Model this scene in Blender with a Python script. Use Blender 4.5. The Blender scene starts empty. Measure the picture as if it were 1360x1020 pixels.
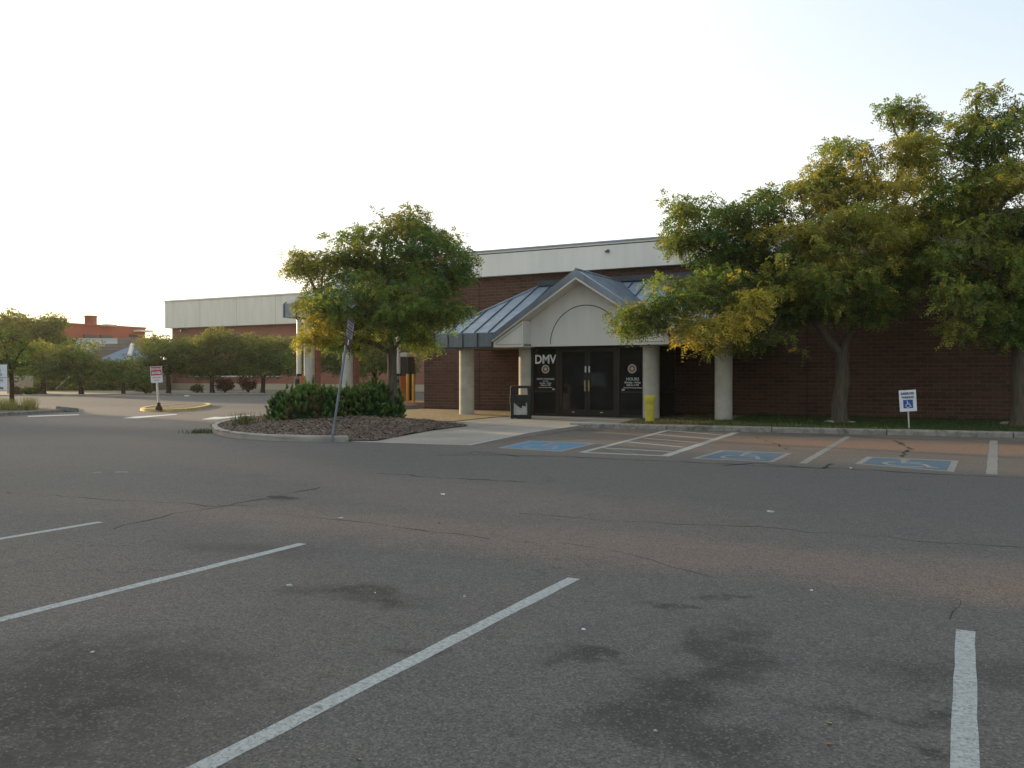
import bpy, bmesh, math, random
import numpy as np
from mathutils import Vector, Matrix
R = math.radians
sc = bpy.context.scene
C = sc.collection

# ------------------------------------------------------------------ camera
EYE = 1.6
cd = bpy.data.cameras.new('camera'); cam = bpy.data.objects.new('camera', cd); C.objects.link(cam)
cam.location = (0, 0, EYE); cam.rotation_euler = (R(90 - 0.505), 0, R(28.0))
cd.sensor_width = 36; cd.lens = 36 * 1135 / 1360; cd.clip_end = 3000; cd.clip_start = 0.05
sc.camera = cam

# ------------------------------------------------------------------ light
SUN_EL, SUN_AZ = 6.0, 77.0        # azimuth measured from +Y towards -X
w = bpy.data.worlds.new('World'); sc.world = w; w.use_nodes = True
wn = w.node_tree; bg = wn.nodes['Background']
sky = wn.nodes.new('ShaderNodeTexSky'); sky.sky_type = 'NISHITA'; sky.sun_disc = False
sky.sun_elevation = R(SUN_EL); sky.sun_rotation = R(-SUN_AZ)
sky.air_density = 1.0; sky.dust_density = 3.5; sky.ozone_density = 1.0; sky.altitude = 1500
mixw = wn.nodes.new('ShaderNodeMixRGB'); mixw.blend_type = 'MIX'; mixw.inputs[0].default_value = 0.75
# thin bright veil of high haze over the whole sky: creamy near the horizon and sun, pale blue higher up and away from it
wtc = wn.nodes.new('ShaderNodeTexCoord'); wsx = wn.nodes.new('ShaderNodeSeparateXYZ'); wn.links.new(wtc.outputs['Generated'], wsx.inputs[0])
wdt = wn.nodes.new('ShaderNodeVectorMath'); wdt.operation = 'DOT_PRODUCT'; wn.links.new(wtc.outputs['Generated'], wdt.inputs[0]); wdt.inputs[1].default_value = (-math.sin(R(SUN_AZ)), math.cos(R(SUN_AZ)), 0)
def wrng(sock, a, b):
    n = wn.nodes.new('ShaderNodeMapRange'); n.interpolation_type = 'SMOOTHSTEP'; n.inputs[1].default_value = a; n.inputs[2].default_value = b; wn.links.new(sock, n.inputs[0]); return n.outputs[0]
wmu = wn.nodes.new('ShaderNodeMath'); wmu.operation = 'MULTIPLY'; wn.links.new(wrng(wsx.outputs[2], 0.0, 0.40), wmu.inputs[0]); wn.links.new(wrng(wdt.outputs['Value'], 0.80, 0.10), wmu.inputs[1])
wmx = wn.nodes.new('ShaderNodeMixRGB'); wn.links.new(wmu.outputs[0], wmx.inputs[0]); wmx.inputs[1].default_value = (7.2, 6.9, 6.2, 1); wmx.inputs[2].default_value = (3.9, 4.6, 5.1, 1)
wn.links.new(wmx.outputs[0], mixw.inputs[2])
wn.links.new(sky.outputs[0], mixw.inputs[1]); wn.links.new(mixw.outputs[0], bg.inputs[0])
bg.inputs[1].default_value = 0.15
sd = bpy.data.lights.new('sun', 'SUN'); so = bpy.data.objects.new('sun', sd); C.objects.link(so)
sd.energy = 5.0; sd.angle = R(0.9); sd.color = (1.0, 0.76, 0.46)
sdir = Vector((-math.sin(R(SUN_AZ)) * math.cos(R(SUN_EL)), math.cos(R(SUN_AZ)) * math.cos(R(SUN_EL)), math.sin(R(SUN_EL))))
so.rotation_euler = sdir.to_track_quat('Z', 'Y').to_euler(); so.location = (0, 0, 30)
sc.view_settings.view_transform = 'Standard'; sc.view_settings.look = 'None'
sc.view_settings.gamma = 1; sc.view_settings.exposure = 0.6
sc.render.engine = 'CYCLES'
sc.cycles.max_bounces = 6; sc.cycles.diffuse_bounces = 3; sc.cycles.transmission_bounces = 3

# ------------------------------------------------------------------ survey: photo measurements to places on the site
F_, A_, P_ = 1135.0, R(28.0), math.atan(10 / 1135)
def ray(u, v):
    x = (u - 680) / F_; y = -(v - 510) / F_
    fw = math.cos(P_) + y * math.sin(P_); up = -math.sin(P_) + y * math.cos(P_)
    return x * math.cos(A_) - fw * math.sin(A_), x * math.sin(A_) + fw * math.cos(A_), up
def G(u, v, z=0.0):
    X, Y, Z = ray(u, v); t = (z - EYE) / Z
    return (X * t, Y * t)
def D(u, v, d):                                   # at forward depth d
    X, Y, Z = ray(u, v)
    return Vector((X * d, Y * d, EYE + Z * d))
def fwd(x, y): return -x * math.sin(A_) + y * math.cos(A_)
VIEW = Vector((-math.sin(A_), math.cos(A_), 0)); SIDE = Vector((math.cos(A_), math.sin(A_), 0))

# ------------------------------------------------------------------ materials
class NT:
    def __init__(s, name):
        s.m = bpy.data.materials.new(name); s.m.use_nodes = True
        s.t = s.m.node_tree; s.b = s.t.nodes['Principled BSDF']; s.tc = None; s.sock = None
    def co(s):
        if not s.tc: s.tc = s.t.nodes.new('ShaderNodeTexCoord'); s.sock = s.tc.outputs['Object']
        return s.sock
    def l(s, a, b): s.t.links.new(a, b)
    def mapc(s, scale=(1, 1, 1), loc=(0, 0, 0), rot=(0, 0, 0), src=None):
        n = s.t.nodes.new('ShaderNodeMapping'); n.inputs['Scale'].default_value = scale
        n.inputs['Location'].default_value = loc; n.inputs['Rotation'].default_value = rot
        s.l(src or s.co(), n.inputs['Vector']); return n.outputs[0]
    def noise(s, scale, detail=4, rough=0.55, src=None, col=False, dist=0):
        n = s.t.nodes.new('ShaderNodeTexNoise'); n.inputs['Scale'].default_value = scale
        n.inputs['Detail'].default_value = detail; n.inputs['Roughness'].default_value = rough
        n.inputs['Distortion'].default_value = dist
        s.l(src or s.co(), n.inputs['Vector']); return n.outputs['Color' if col else 'Fac']
    def voro(s, scale, src=None, out='Color', feature='F1'):
        n = s.t.nodes.new('ShaderNodeTexVoronoi'); n.inputs['Scale'].default_value = scale; n.feature = feature
        s.l(src or s.co(), n.inputs['Vector']); return n.outputs[out]
    def rng(s, v, a, b, c=0.0, d=1.0, smooth=False):
        n = s.t.nodes.new('ShaderNodeMapRange'); n.interpolation_type = 'SMOOTHSTEP' if smooth else 'LINEAR'
        for i, x in zip((1, 2, 3, 4), (a, b, c, d)): n.inputs[i].default_value = x
        s.l(v, n.inputs[0]); return n.outputs[0]
    def math(s, op, a, b=0.0):
        n = s.t.nodes.new('ShaderNodeMath'); n.operation = op
        for i, x in enumerate((a, b)):
            if isinstance(x, (int, float)): n.inputs[i].default_value = x
            else: s.l(x, n.inputs[i])
        return n.outputs[0]
    def mix(s, fac, a, b, mode='MIX'):
        n = s.t.nodes.new('ShaderNodeMixRGB'); n.blend_type = mode
        for i, x in enumerate((fac, a, b)):
            if isinstance(x, (int, float)): n.inputs[i].default_value = x
            elif isinstance(x, tuple): n.inputs[i].default_value = (x[0], x[1], x[2], 1)
            else: s.l(x, n.inputs[i])
        return n.outputs[0]
    def bump(s, h, strength=0.3, dist=0.02):
        n = s.t.nodes.new('ShaderNodeBump'); n.inputs['Strength'].default_value = strength
        n.inputs['Distance'].default_value = dist; s.l(h, n.inputs['Height']); s.l(n.outputs[0], s.b.inputs['Normal'])
    def out(s, col=None, rough=0.8, metal=0.0, spec=0.3):
        if col is not None:
            if isinstance(col, tuple): s.b.inputs['Base Color'].default_value = (*col[:3], 1)
            else: s.l(col, s.b.inputs['Base Color'])
        s.b.inputs['Roughness'].default_value = rough; s.b.inputs['Metallic'].default_value = metal
        s.b.inputs['Specular IOR Level'].default_value = spec
        return s.m
    def ell(s, src, x, y, rx, ry, rot=0.0, soft=0.5):     # soft elliptical patch, 1 inside
        n = s.t.nodes.new('ShaderNodeMapping'); n.vector_type = 'TEXTURE'
        n.inputs['Location'].default_value = (x, y, 0); n.inputs['Rotation'].default_value = (0, 0, rot)
        n.inputs['Scale'].default_value = (rx, ry, 1e5); s.l(src, n.inputs['Vector'])
        v = s.t.nodes.new('ShaderNodeVectorMath'); v.operation = 'LENGTH'; s.l(n.outputs[0], v.inputs[0])
        return s.rng(v.outputs['Value'], 1 - soft, 1 + soft, 1, 0, True)

def mottled(name, c, var=0.25, scale=3.0, rough=0.8, metal=0.0, spec=0.3, fine=60, bump=0.0, c2=None):
    n = NT(name); a = n.noise(scale, 6, 0.6); f = n.noise(fine, 3)
    lo = tuple(x * (1 - var) for x in c); hi = c2 or tuple(min(1, x * (1 + var)) for x in c)
    col = n.mix(n.rng(a, 0.3, 0.7), lo, hi)
    col = n.mix(n.rng(f, 0.35, 0.65, 0, 0.35), col, tuple(x * 0.7 for x in c))
    if bump: n.bump(f, bump, 0.01)
    return n.out(col, rough, metal, spec)

M = {}
def asphalt():
    n = NT('asphalt'); co = n.co()
    warp = n.noise(1.3, 5, 0.6, col=True); vm = n.t.nodes.new('ShaderNodeVectorMath'); vm.operation = 'MULTIPLY_ADD'
    n.l(warp, vm.inputs[0]); vm.inputs[1].default_value = (1.3, 1.3, 0)
    off = n.mapc(loc=(-0.65, -0.65, 0)); n.l(off, vm.inputs[2]); wc = vm.outputs[0]
    big = n.noise(0.22, 5, 0.6); mid = n.noise(2.2, 6, 0.65)
    base = n.mix(n.rng(big, 0.35, 0.65), (0.062, 0.064, 0.067), (0.086, 0.084, 0.081))
    base = n.mix(n.rng(mid, 0.3, 0.7, 0, 0.6), base, (0.105, 0.102, 0.098))
    base = n.mix(n.rng(n.noise(17, 5, 0.75), 0.42, 0.62, 0, 0.38), base, (0.040, 0.040, 0.040)); blot = n.rng(n.noise(5.5, 6, 0.7), 0.36, 0.54, 0.45, 1)
    sep = n.t.nodes.new('ShaderNodeSeparateXYZ'); n.l(wc, sep.inputs[0]); sepn = n.t.nodes.new('ShaderNodeSeparateXYZ'); n.l(co, sepn.inputs[0])
    # stall strip beside the building: older reddish aggregate
    s1 = n.math('MULTIPLY', n.rng(sep.outputs[1], 15.6, 16.2, 0, 1, True), n.rng(sepn.outputs[0], -11.5, -10.0, 0, 1, True))
    s1 = n.math('MULTIPLY', s1, n.rng(n.noise(0.5, 4), 0.25, 0.75, 0.35, 1))
    base = n.mix(s1, base, (0.100, 0.088, 0.078))
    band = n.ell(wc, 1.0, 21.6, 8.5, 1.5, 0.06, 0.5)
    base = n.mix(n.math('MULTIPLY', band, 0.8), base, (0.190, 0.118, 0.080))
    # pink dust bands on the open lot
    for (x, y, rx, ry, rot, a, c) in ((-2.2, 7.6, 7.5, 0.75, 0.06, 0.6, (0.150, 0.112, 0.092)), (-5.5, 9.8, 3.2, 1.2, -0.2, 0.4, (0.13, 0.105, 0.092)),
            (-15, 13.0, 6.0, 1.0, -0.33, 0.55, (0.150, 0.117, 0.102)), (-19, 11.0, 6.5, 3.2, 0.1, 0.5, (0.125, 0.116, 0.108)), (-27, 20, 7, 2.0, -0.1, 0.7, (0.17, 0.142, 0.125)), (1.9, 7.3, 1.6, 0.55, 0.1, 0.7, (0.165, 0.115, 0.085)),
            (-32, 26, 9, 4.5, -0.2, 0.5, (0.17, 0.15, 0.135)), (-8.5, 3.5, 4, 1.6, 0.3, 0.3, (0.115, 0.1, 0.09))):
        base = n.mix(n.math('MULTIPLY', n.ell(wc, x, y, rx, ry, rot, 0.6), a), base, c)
    # the drive lane is smoother and darker
    lane = n.math('MULTIPLY', n.ell(wc, 0.5, 13.2, 16, 2.6, 0.0, 0.35), 0.55)
    base = n.mix(lane, base, (0.064, 0.066, 0.068))
    # oil stains in the stalls and at wheel stops
    for (u, v, rx, ry, rot, a) in ((495, 792, .5, .2, .2, .6), (900, 915, .55, .22, 1.2, .75), (960, 870, .16, .5, .3, .55), (790, 878, .23, .1, .4, .65), (895, 806, .16, .07, 0, .7), (958, 793, .14, .07, 0, .6),
            (550, 862, .2, .13, .3, .45), (60, 940, .9, .7, .3, .8), (330, 730, .8, .22, .1, .35), (1165, 945, .3, .08, .3, .5), (930, 970, .4, .22, 0, .55), (1230, 940, .12, .05, 0, .6), (1215, 990, .12, .04, 0, .6), (160, 880, .6, .4, .3, .45),
            (1350, 905, .7, .2, .2, .4)):
        x, y = G(u, v); base = n.mix(n.math('MULTIPLY', n.math('MULTIPLY', n.ell(wc, x, y, rx, ry, rot, 0.7), blot), min(1, a * 1.5)), base, (0.024, 0.023, 0.021))
    for (u, v, rx, ry, a) in ((830, 573, 1.7, .5, .85), (1040, 578, 1.6, .5, .8), (1215, 583, 1.5, .45, .7), (737, 583.5, .45, .22, .8), (1400, 590, 1.6, .6, .7)):
        x, y = G(u, v); base = n.mix(n.math('MULTIPLY', n.math('MULTIPLY', n.ell(wc, x + .1, y + .05, rx, ry, 0.06, 0.6), blot), a), base, (0.030, 0.028, 0.025))
    # aggregate speckle
    v = n.voro(95); sp = n.t.nodes.new('ShaderNodeSeparateColor'); n.l(v, sp.inputs[0])
    base = n.mix(1.0, base, (1.66, 1.53, 1.44), 'MULTIPLY')
    base = n.mix(n.rng(sp.outputs[0], 0.0, 1.0, 0.0, 0.78), base, (0.035, 0.035, 0.034))
    base = n.mix(n.rng(sp.outputs[1], 0.85, 0.97, 0, 0.32), base, (0.26, 0.25, 0.235))
    v2 = n.voro(34); sp2 = n.t.nodes.new('ShaderNodeSeparateColor'); n.l(v2, sp2.inputs[0])
    d2 = n.voro(34, out='Distance')
    pe = n.math('MULTIPLY', n.rng(sp2.outputs[0], 0.90, 0.91), n.rng(d2, 0.16, 0.24, 1, 0))
    base = n.mix(n.math('MULTIPLY', pe, 0.2), base, (0.28, 0.26, 0.24))
    # fine hairline cracks
    cr = n.voro(0.55, src=wc, out='Distance', feature='DISTANCE_TO_EDGE')
    cm = n.math('MULTIPLY', n.rng(cr, 0.0, 0.006, 1, 0), n.rng(n.noise(0.35, 3), 0.5, 0.6))
    base = n.mix(n.math('MULTIPLY', cm, 0.6), base, (0.02, 0.02, 0.02))
    h = n.math('ADD', n.voro(95, out='Distance'), n.math('MULTIPLY', n.noise(300, 3), 0.6))
    n.bump(h, 0.22, 0.004)
    return n.out(base, 0.82, 0, 0.20)
M['asphalt'] = asphalt()
def paint(name, c, wear=0.5):
    n = NT(name); f = n.noise(28, 6, 0.75); g = n.noise(2.5, 4)
    v = n.voro(95); sp = n.t.nodes.new('ShaderNodeSeparateColor'); n.l(v, sp.inputs[0])
    col = n.mix(n.rng(g, 0.3, 0.7, 0, 0.3), c, tuple(x * 0.75 for x in c))
    k = n.math('MULTIPLY', n.rng(f, 0.42, 0.62, 0.05, 1), wear); h6 = n.rng(n.noise(7, 6, 0.75), 0.56, 0.66); k = n.math('MAXIMUM', k, n.math('MULTIPLY', h6, min(.85, wear + .25)))
    col = n.mix(k, col, (0.09, 0.088, 0.085))
    col = n.mix(n.rng(sp.outputs[0], 0.8, 0.95, 0, 0.3 + wear * 0.4), col, (0.05, 0.05, 0.05))
    n.bump(n.voro(95, out='Distance'), 0.4, 0.004)
    return n.out(col, 0.75, 0, 0.3)
M['line'] = paint('line_paint', (0.37, 0.39, 0.385), 0.45)
M['line_worn'] = paint('worn_line_paint', (0.27, 0.27, 0.255), 0.8)
M['line_mid'] = paint('weathered_line_paint', (0.36, 0.36, 0.345), 0.5)
M['line_sun'] = paint('sunlit_arrow_paint', (0.7, 0.68, 0.62), 0.2)  # line paint made paler, sunlight on the far arrows put into its colour
M['blue_worn'] = paint('worn_blue_paint', (0.055, 0.115, 0.175), 0.55)
M['blue_fresh'] = paint('fresh_blue_paint', (0.06, 0.18, 0.31), 0.3)
M['concrete'] = mottled('sidewalk_concrete', (0.27, 0.245, 0.215), 0.2, 0.8, 0.9, fine=40, bump=0.2)
M['kerb'] = mottled('kerb_concrete', (0.32, 0.295, 0.255), 0.25, 1.5, 0.9, fine=25, bump=0.3)
def old_kerb():
    n = NT('stained_kerb_concrete'); a = n.noise(1.1, 6, 0.7); b = n.noise(7, 6, 0.7)
    col = n.mix(n.rng(b, 0.35, 0.65), (0.14, 0.133, 0.115), (0.27, 0.255, 0.225))
    col = n.mix(n.rng(a, 0.56, 0.66, 0, 0.8), col, (0.06, 0.055, 0.045)); n.bump(b, 0.4, 0.02)
    return n.out(col, 0.92)
M['kerb_old'] = old_kerb()
M['kerb_yellow'] = mottled('faded_yellow_kerb_paint', (0.55, 0.40, 0.13), 0.25, 3, 0.8, fine=20)
M['column'] = mottled('column_concrete', (0.46, 0.44, 0.385), 0.22, 2.0, 0.9, fine=70, bump=0.35)
M['dirt'] = mottled('dirt', (0.20, 0.165, 0.12), 0.3, 0.4, 0.95, fine=8)
def gravel(name, a, b, c, sc_=28):
    n = NT(name); v = n.voro(sc_); sp = n.t.nodes.new('ShaderNodeSeparateColor'); n.l(v, sp.inputs[0])
    col = n.mix(sp.outputs[0], a, b); col = n.mix(n.rng(sp.outputs[1], 0.8, 0.9), col, c)
    col = n.mix(n.rng(n.noise(0.9, 4), 0.35, 0.7, 0, 0.5), col, a)
    n.bump(n.voro(sc_, out='Distance'), 0.8, 0.03); return n.out(col, 0.95)
M['mulch'] = gravel('bark_mulch', (0.038, 0.026, 0.020), (0.095, 0.062, 0.046), (0.30, 0.24, 0.19))
M['gravel'] = gravel('tan_gravel', (0.21, 0.145, 0.07), (0.34, 0.25, 0.13), (0.42, 0.33, 0.2), 22)
M['soil'] = gravel('island_soil', (0.09, 0.07, 0.05), (0.17, 0.13, 0.09), (0.3, 0.25, 0.2), 12)
M['chip'] = mottled('bark_chip', (0.17, 0.12, 0.09), 0.5, 9, 0.9)
M['lawn'] = mottled('lawn_soil', (0.030, 0.048, 0.016), 0.35, 1.2, 0.95, fine=30, c2=(0.07, 0.065, 0.028))
def brick(name, c1, c2, mortar, bw, bh, band=False):
    n = NT(name); s = n.t.nodes.new('ShaderNodeSeparateXYZ'); n.l(n.co(), s.inputs[0])
    u = n.math('ADD', s.outputs[0], s.outputs[1]); cx = n.t.nodes.new('ShaderNodeCombineXYZ')
    n.l(u, cx.inputs[0]); n.l(s.outputs[2], cx.inputs[1])
    t = n.t.nodes.new('ShaderNodeTexBrick'); n.l(cx.outputs[0], t.inputs['Vector'])
    t.inputs['Scale'].default_value = 1; t.inputs['Brick Width'].default_value = bw; t.inputs['Row Height'].default_value = bh
    t.inputs['Mortar Size'].default_value = bh * 0.07; t.inputs['Mortar Smooth'].default_value = 0.3; t.inputs['Bias'].default_value = -0.1
    t.inputs['Color1'].default_value = (*c1, 1); t.inputs['Color2'].default_value = (*c2, 1); t.inputs['Mortar'].default_value = (*mortar, 1)
    # thin horizontal streaks of odd courses and weathering
    st = n.noise(1.0, 4, 0.6, src=n.mapc((0.12, 0.12, 9)))
    col = n.mix(n.rng(st, 0.5, 0.68, 0, 0.55), t.outputs['Color'], tuple(x * 0.45 for x in c1))
    col = n.mix(n.rng(n.noise(0.6, 5, 0.6), 0.3, 0.7, 0, 0.3), col, tuple(x * 1.5 for x in c2))
    n.bump(t.outputs['Fac'], -0.35, 0.01)
    return n.out(col, 0.9, 0, 0.2)
M['brick'] = brick('brown_red_brick', (0.056, 0.033, 0.025), (0.104, 0.054, 0.039), (0.165, 0.105, 0.078), 0.40, 0.135)
M['brick_far'] = brick('salmon_brick', (0.24, 0.105, 0.075), (0.27, 0.12, 0.085), (0.25, 0.13, 0.095), 0.4, 0.2)
def stucco(name, c):
    n = NT(name); st = n.noise(1.0, 5, 0.6, src=n.mapc((1.6, 1.6, 0.25))); f = n.noise(90, 4)
    col = n.mix(n.rng(st, 0.35, 0.75, 0, 0.5), c, tuple(x * 0.72 for x in c)); n.bump(f, 0.25, 0.005)
    return n.out(col, 0.9, 0, 0.2)
M['stucco'] = stucco('cream_stucco', (0.74, 0.715, 0.66))
M['stucco_w'] = stucco('pale_entrance_stucco', (0.68, 0.66, 0.61))
M['stucco_far'] = stucco('cream_panel', (0.68, 0.66, 0.58))
def metal_roof(name, c):
    n = NT(name); st = n.noise(1.0, 4, 0.6, src=n.mapc((2.2, 2.2, 0.6))); f = n.noise(25, 4)
    col = n.mix(n.rng(st, 0.3, 0.75), tuple(x * 0.72 for x in c), tuple(x * 1.2 for x in c)); col = n.mix(n.rng(f, .4, .7, 0, .25), col, tuple(x * .6 for x in c))
    n.bump(st, 0.15, 0.03); return n.out(col, 0.42, 0.25, 0.5)
M['roof_metal'] = metal_roof('slate_blue_metal', (0.23, 0.29, 0.37))
M['roof_trim'] = metal_roof('slate_blue_trim', (0.19, 0.225, 0.27))
M['seam'] = mottled('seam_metal', (0.045, 0.055, 0.07), 0.2, 4, 0.5, 0.2)
M['roof_blue'] = mottled('faded_blue_roof', (0.09, 0.15, 0.24), 0.2, 2, 0.6)
M['flat_roof'] = mottled('flat_roofing', (0.25, 0.24, 0.22), 0.2, 1)
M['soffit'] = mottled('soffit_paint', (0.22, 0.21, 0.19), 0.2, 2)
M['dark'] = mottled('dark_joint', (0.015, 0.014, 0.013), 0.2, 5)
M['bronze'] = mottled('dark_bronze_frame', (0.035, 0.030, 0.024), 0.2, 4, 0.45, 0.5)
M['brass'] = mottled('dull_brass', (0.30, 0.24, 0.13), 0.2, 9, 0.4, 0.6)
def glass(name, c=(0.010, 0.011, 0.011), spec=0.28):
    n = NT(name); return n.out(n.mix(n.rng(n.noise(1.5, 3), 0.4, 0.7), c, tuple(x * 1.7 for x in c)), 0.04, 0, spec)
M['glass'] = glass('dark_tinted_glass')
M['vinyl'] = mottled('white_vinyl', (0.80, 0.80, 0.80), 0.05, 9, 0.6)
M['vinyl_dim'] = mottled('weathered_vinyl', (0.50, 0.50, 0.50), 0.05, 9, 0.6)
M['seal'] = mottled('seal_cream', (0.50, 0.42, 0.34), 0.2, 60, 0.6)
M['seal_b'] = mottled('seal_brown', (0.22, 0.10, 0.05), 0.2, 60, 0.6)
M['sign_white'] = mottled('sign_white', (0.70, 0.71, 0.73), 0.07, 6, 0.5)
M['sign_red'] = mottled('sign_red', (0.42, 0.06, 0.045), 0.15, 6, 0.5)
M['leaf_red'] = mottled('dry_red_leaf', (0.28, 0.13, 0.12), 0.3, 40, 0.8)
M['sign_blue'] = mottled('sign_blue', (0.02, 0.075, 0.28), 0.1, 6, 0.5)
M['sign_brown'] = mottled('sign_brown', (0.075, 0.045, 0.040), 0.2, 6, 0.5)
M['sign_grey'] = mottled('sign_grey', (0.26, 0.26, 0.28), 0.2, 14, 0.5)
M['ink'] = mottled('sign_ink', (0.05, 0.05, 0.07), 0.2, 6, 0.6)
M['ink_blue'] = mottled('sign_blue_ink', (0.03, 0.06, 0.17), 0.1, 6, 0.6)
M['galv'] = mottled('galvanised_steel', (0.13, 0.155, 0.19), 0.25, 6, 0.5, 0.4)
M['pole_white'] = mottled('white_pole', (0.5, 0.48, 0.45), 0.2, 8, 0.6)
M['rust'] = mottled('rust', (0.07, 0.038, 0.025), 0.4, 8, 0.9)
M['yellow'] = mottled('yellow_paint', (0.56, 0.47, 0.06), 0.2, 5, 0.6, fine=14)
M['bollard'] = mottled('ochre_bollard_paint', (0.55, 0.27, 0.03), 0.15, 5, 0.6)
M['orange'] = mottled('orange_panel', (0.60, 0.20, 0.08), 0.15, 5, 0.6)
M['kiosk'] = mottled('kiosk_grey', (0.12, 0.11, 0.10), 0.15, 5, 0.6)
M['tube'] = mottled('clear_tube_plastic', (0.55, 0.54, 0.50), 0.15, 5, 0.25, 0.0, 0.5)
M['bin_black'] = mottled('bin_black_plastic', (0.014, 0.018, 0.017), 0.3, 9, 0.4, fine=40)
M['bin_panel'] = mottled('pebbled_bin_panel', (0.40, 0.39, 0.36), 0.3, 12, 0.8, fine=60)
M['bag'] = mottled('bin_bag', (0.022, 0.026, 0.028), 0.3, 9, 0.3)
M['rock'] = mottled('rock', (0.30, 0.27, 0.23), 0.35, 7, 0.9, fine=40, bump=0.5)
M['red_wall'] = mottled('red_plaster', (0.34, 0.115, 0.075), 0.12, 0.3, 0.9)
M['white_wall'] = mottled('white_plaster', (0.62, 0.64, 0.66), 0.1, 0.3, 0.9)
M['block'] = brick('grey_block', (0.22, 0.18, 0.155), (0.26, 0.215, 0.18), (0.16, 0.13, 0.11), 0.8, 0.4)
M['beige'] = mottled('beige_plaster', (0.45, 0.38, 0.28), 0.1, 0.5, 0.9)
M['fixture'] = mottled('grey_fixture', (0.14, 0.16, 0.17), 0.2, 6, 0.5, 0.3)
def bark(name, c):
    n = NT(name); a = n.noise(1, 6, 0.7, src=n.mapc((16, 16, 2.2))); b = n.noise(4, 4)
    col = n.mix(n.rng(a, 0.3, 0.7), tuple(x * 0.45 for x in c), tuple(x * 1.3 for x in c)); col = n.mix(n.rng(b, .3, .7, 0, .4), col, tuple(x * .7 for x in c))
    n.bump(a, 0.9, 0.04); return n.out(col, 0.95, 0, 0.15)
M['bark'] = bark('grey_brown_bark', (0.115, 0.095, 0.072)); M['bark_dark'] = bark('dark_bark', (0.055, 0.042, 0.035))
def leaf(name, g1, g2, y, trans=0.35):
    n = NT(name); at = n.t.nodes.new('ShaderNodeAttribute'); at.attribute_name = 'tint'
    sp = n.t.nodes.new('ShaderNodeSeparateColor'); n.l(at.outputs['Color'], sp.inputs[0])
    col = n.mix(sp.outputs[0], g1, g2); col = n.mix(sp.outputs[1], col, y)
    n.out(col, 0.6, 0, 0.25)
    tr = n.t.nodes.new('ShaderNodeBsdfTranslucent'); n.l(n.mix(1.0, col, (1.0, 1.0, 0.55), 'MULTIPLY'), tr.inputs[0])
    mx = n.t.nodes.new('ShaderNodeMixShader'); mx.inputs[0].default_value = trans
    o = n.t.nodes['Material Output']; n.l(n.b.outputs[0], mx.inputs[1]); n.l(tr.outputs[0], mx.inputs[2]); n.l(mx.outputs[0], o.inputs[0])
    return n.m
M['locust'] = leaf('locust_leaf', (0.038, 0.096, 0.030), (0.19, 0.28, 0.055), (0.68, 0.50, 0.08), 0.45)
M['far_leaf'] = leaf('shade_tree_leaf', (0.06, 0.11, 0.032), (0.16, 0.21, 0.055), (0.50, 0.42, 0.09), 0.45)
M['red_leaf'] = leaf('dark_red_leaf', (0.09, 0.035, 0.028), (0.13, 0.06, 0.04), (0.12, 0.12, 0.04), 0.3)
M['pine'] = leaf('pine_needles', (0.034, 0.088, 0.027), (0.20, 0.32, 0.085), (0.22, 0.12, 0.06), 0.2)
M['grass'] = leaf('grass_blade', (0.035, 0.070, 0.018), (0.06, 0.10, 0.025), (0.26, 0.20, 0.08), 0.3)
M['weed'] = leaf('dry_weed', (0.30, 0.30, 0.10), (0.36, 0.34, 0.13), (0.42, 0.34, 0.16), 0.4)

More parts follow.
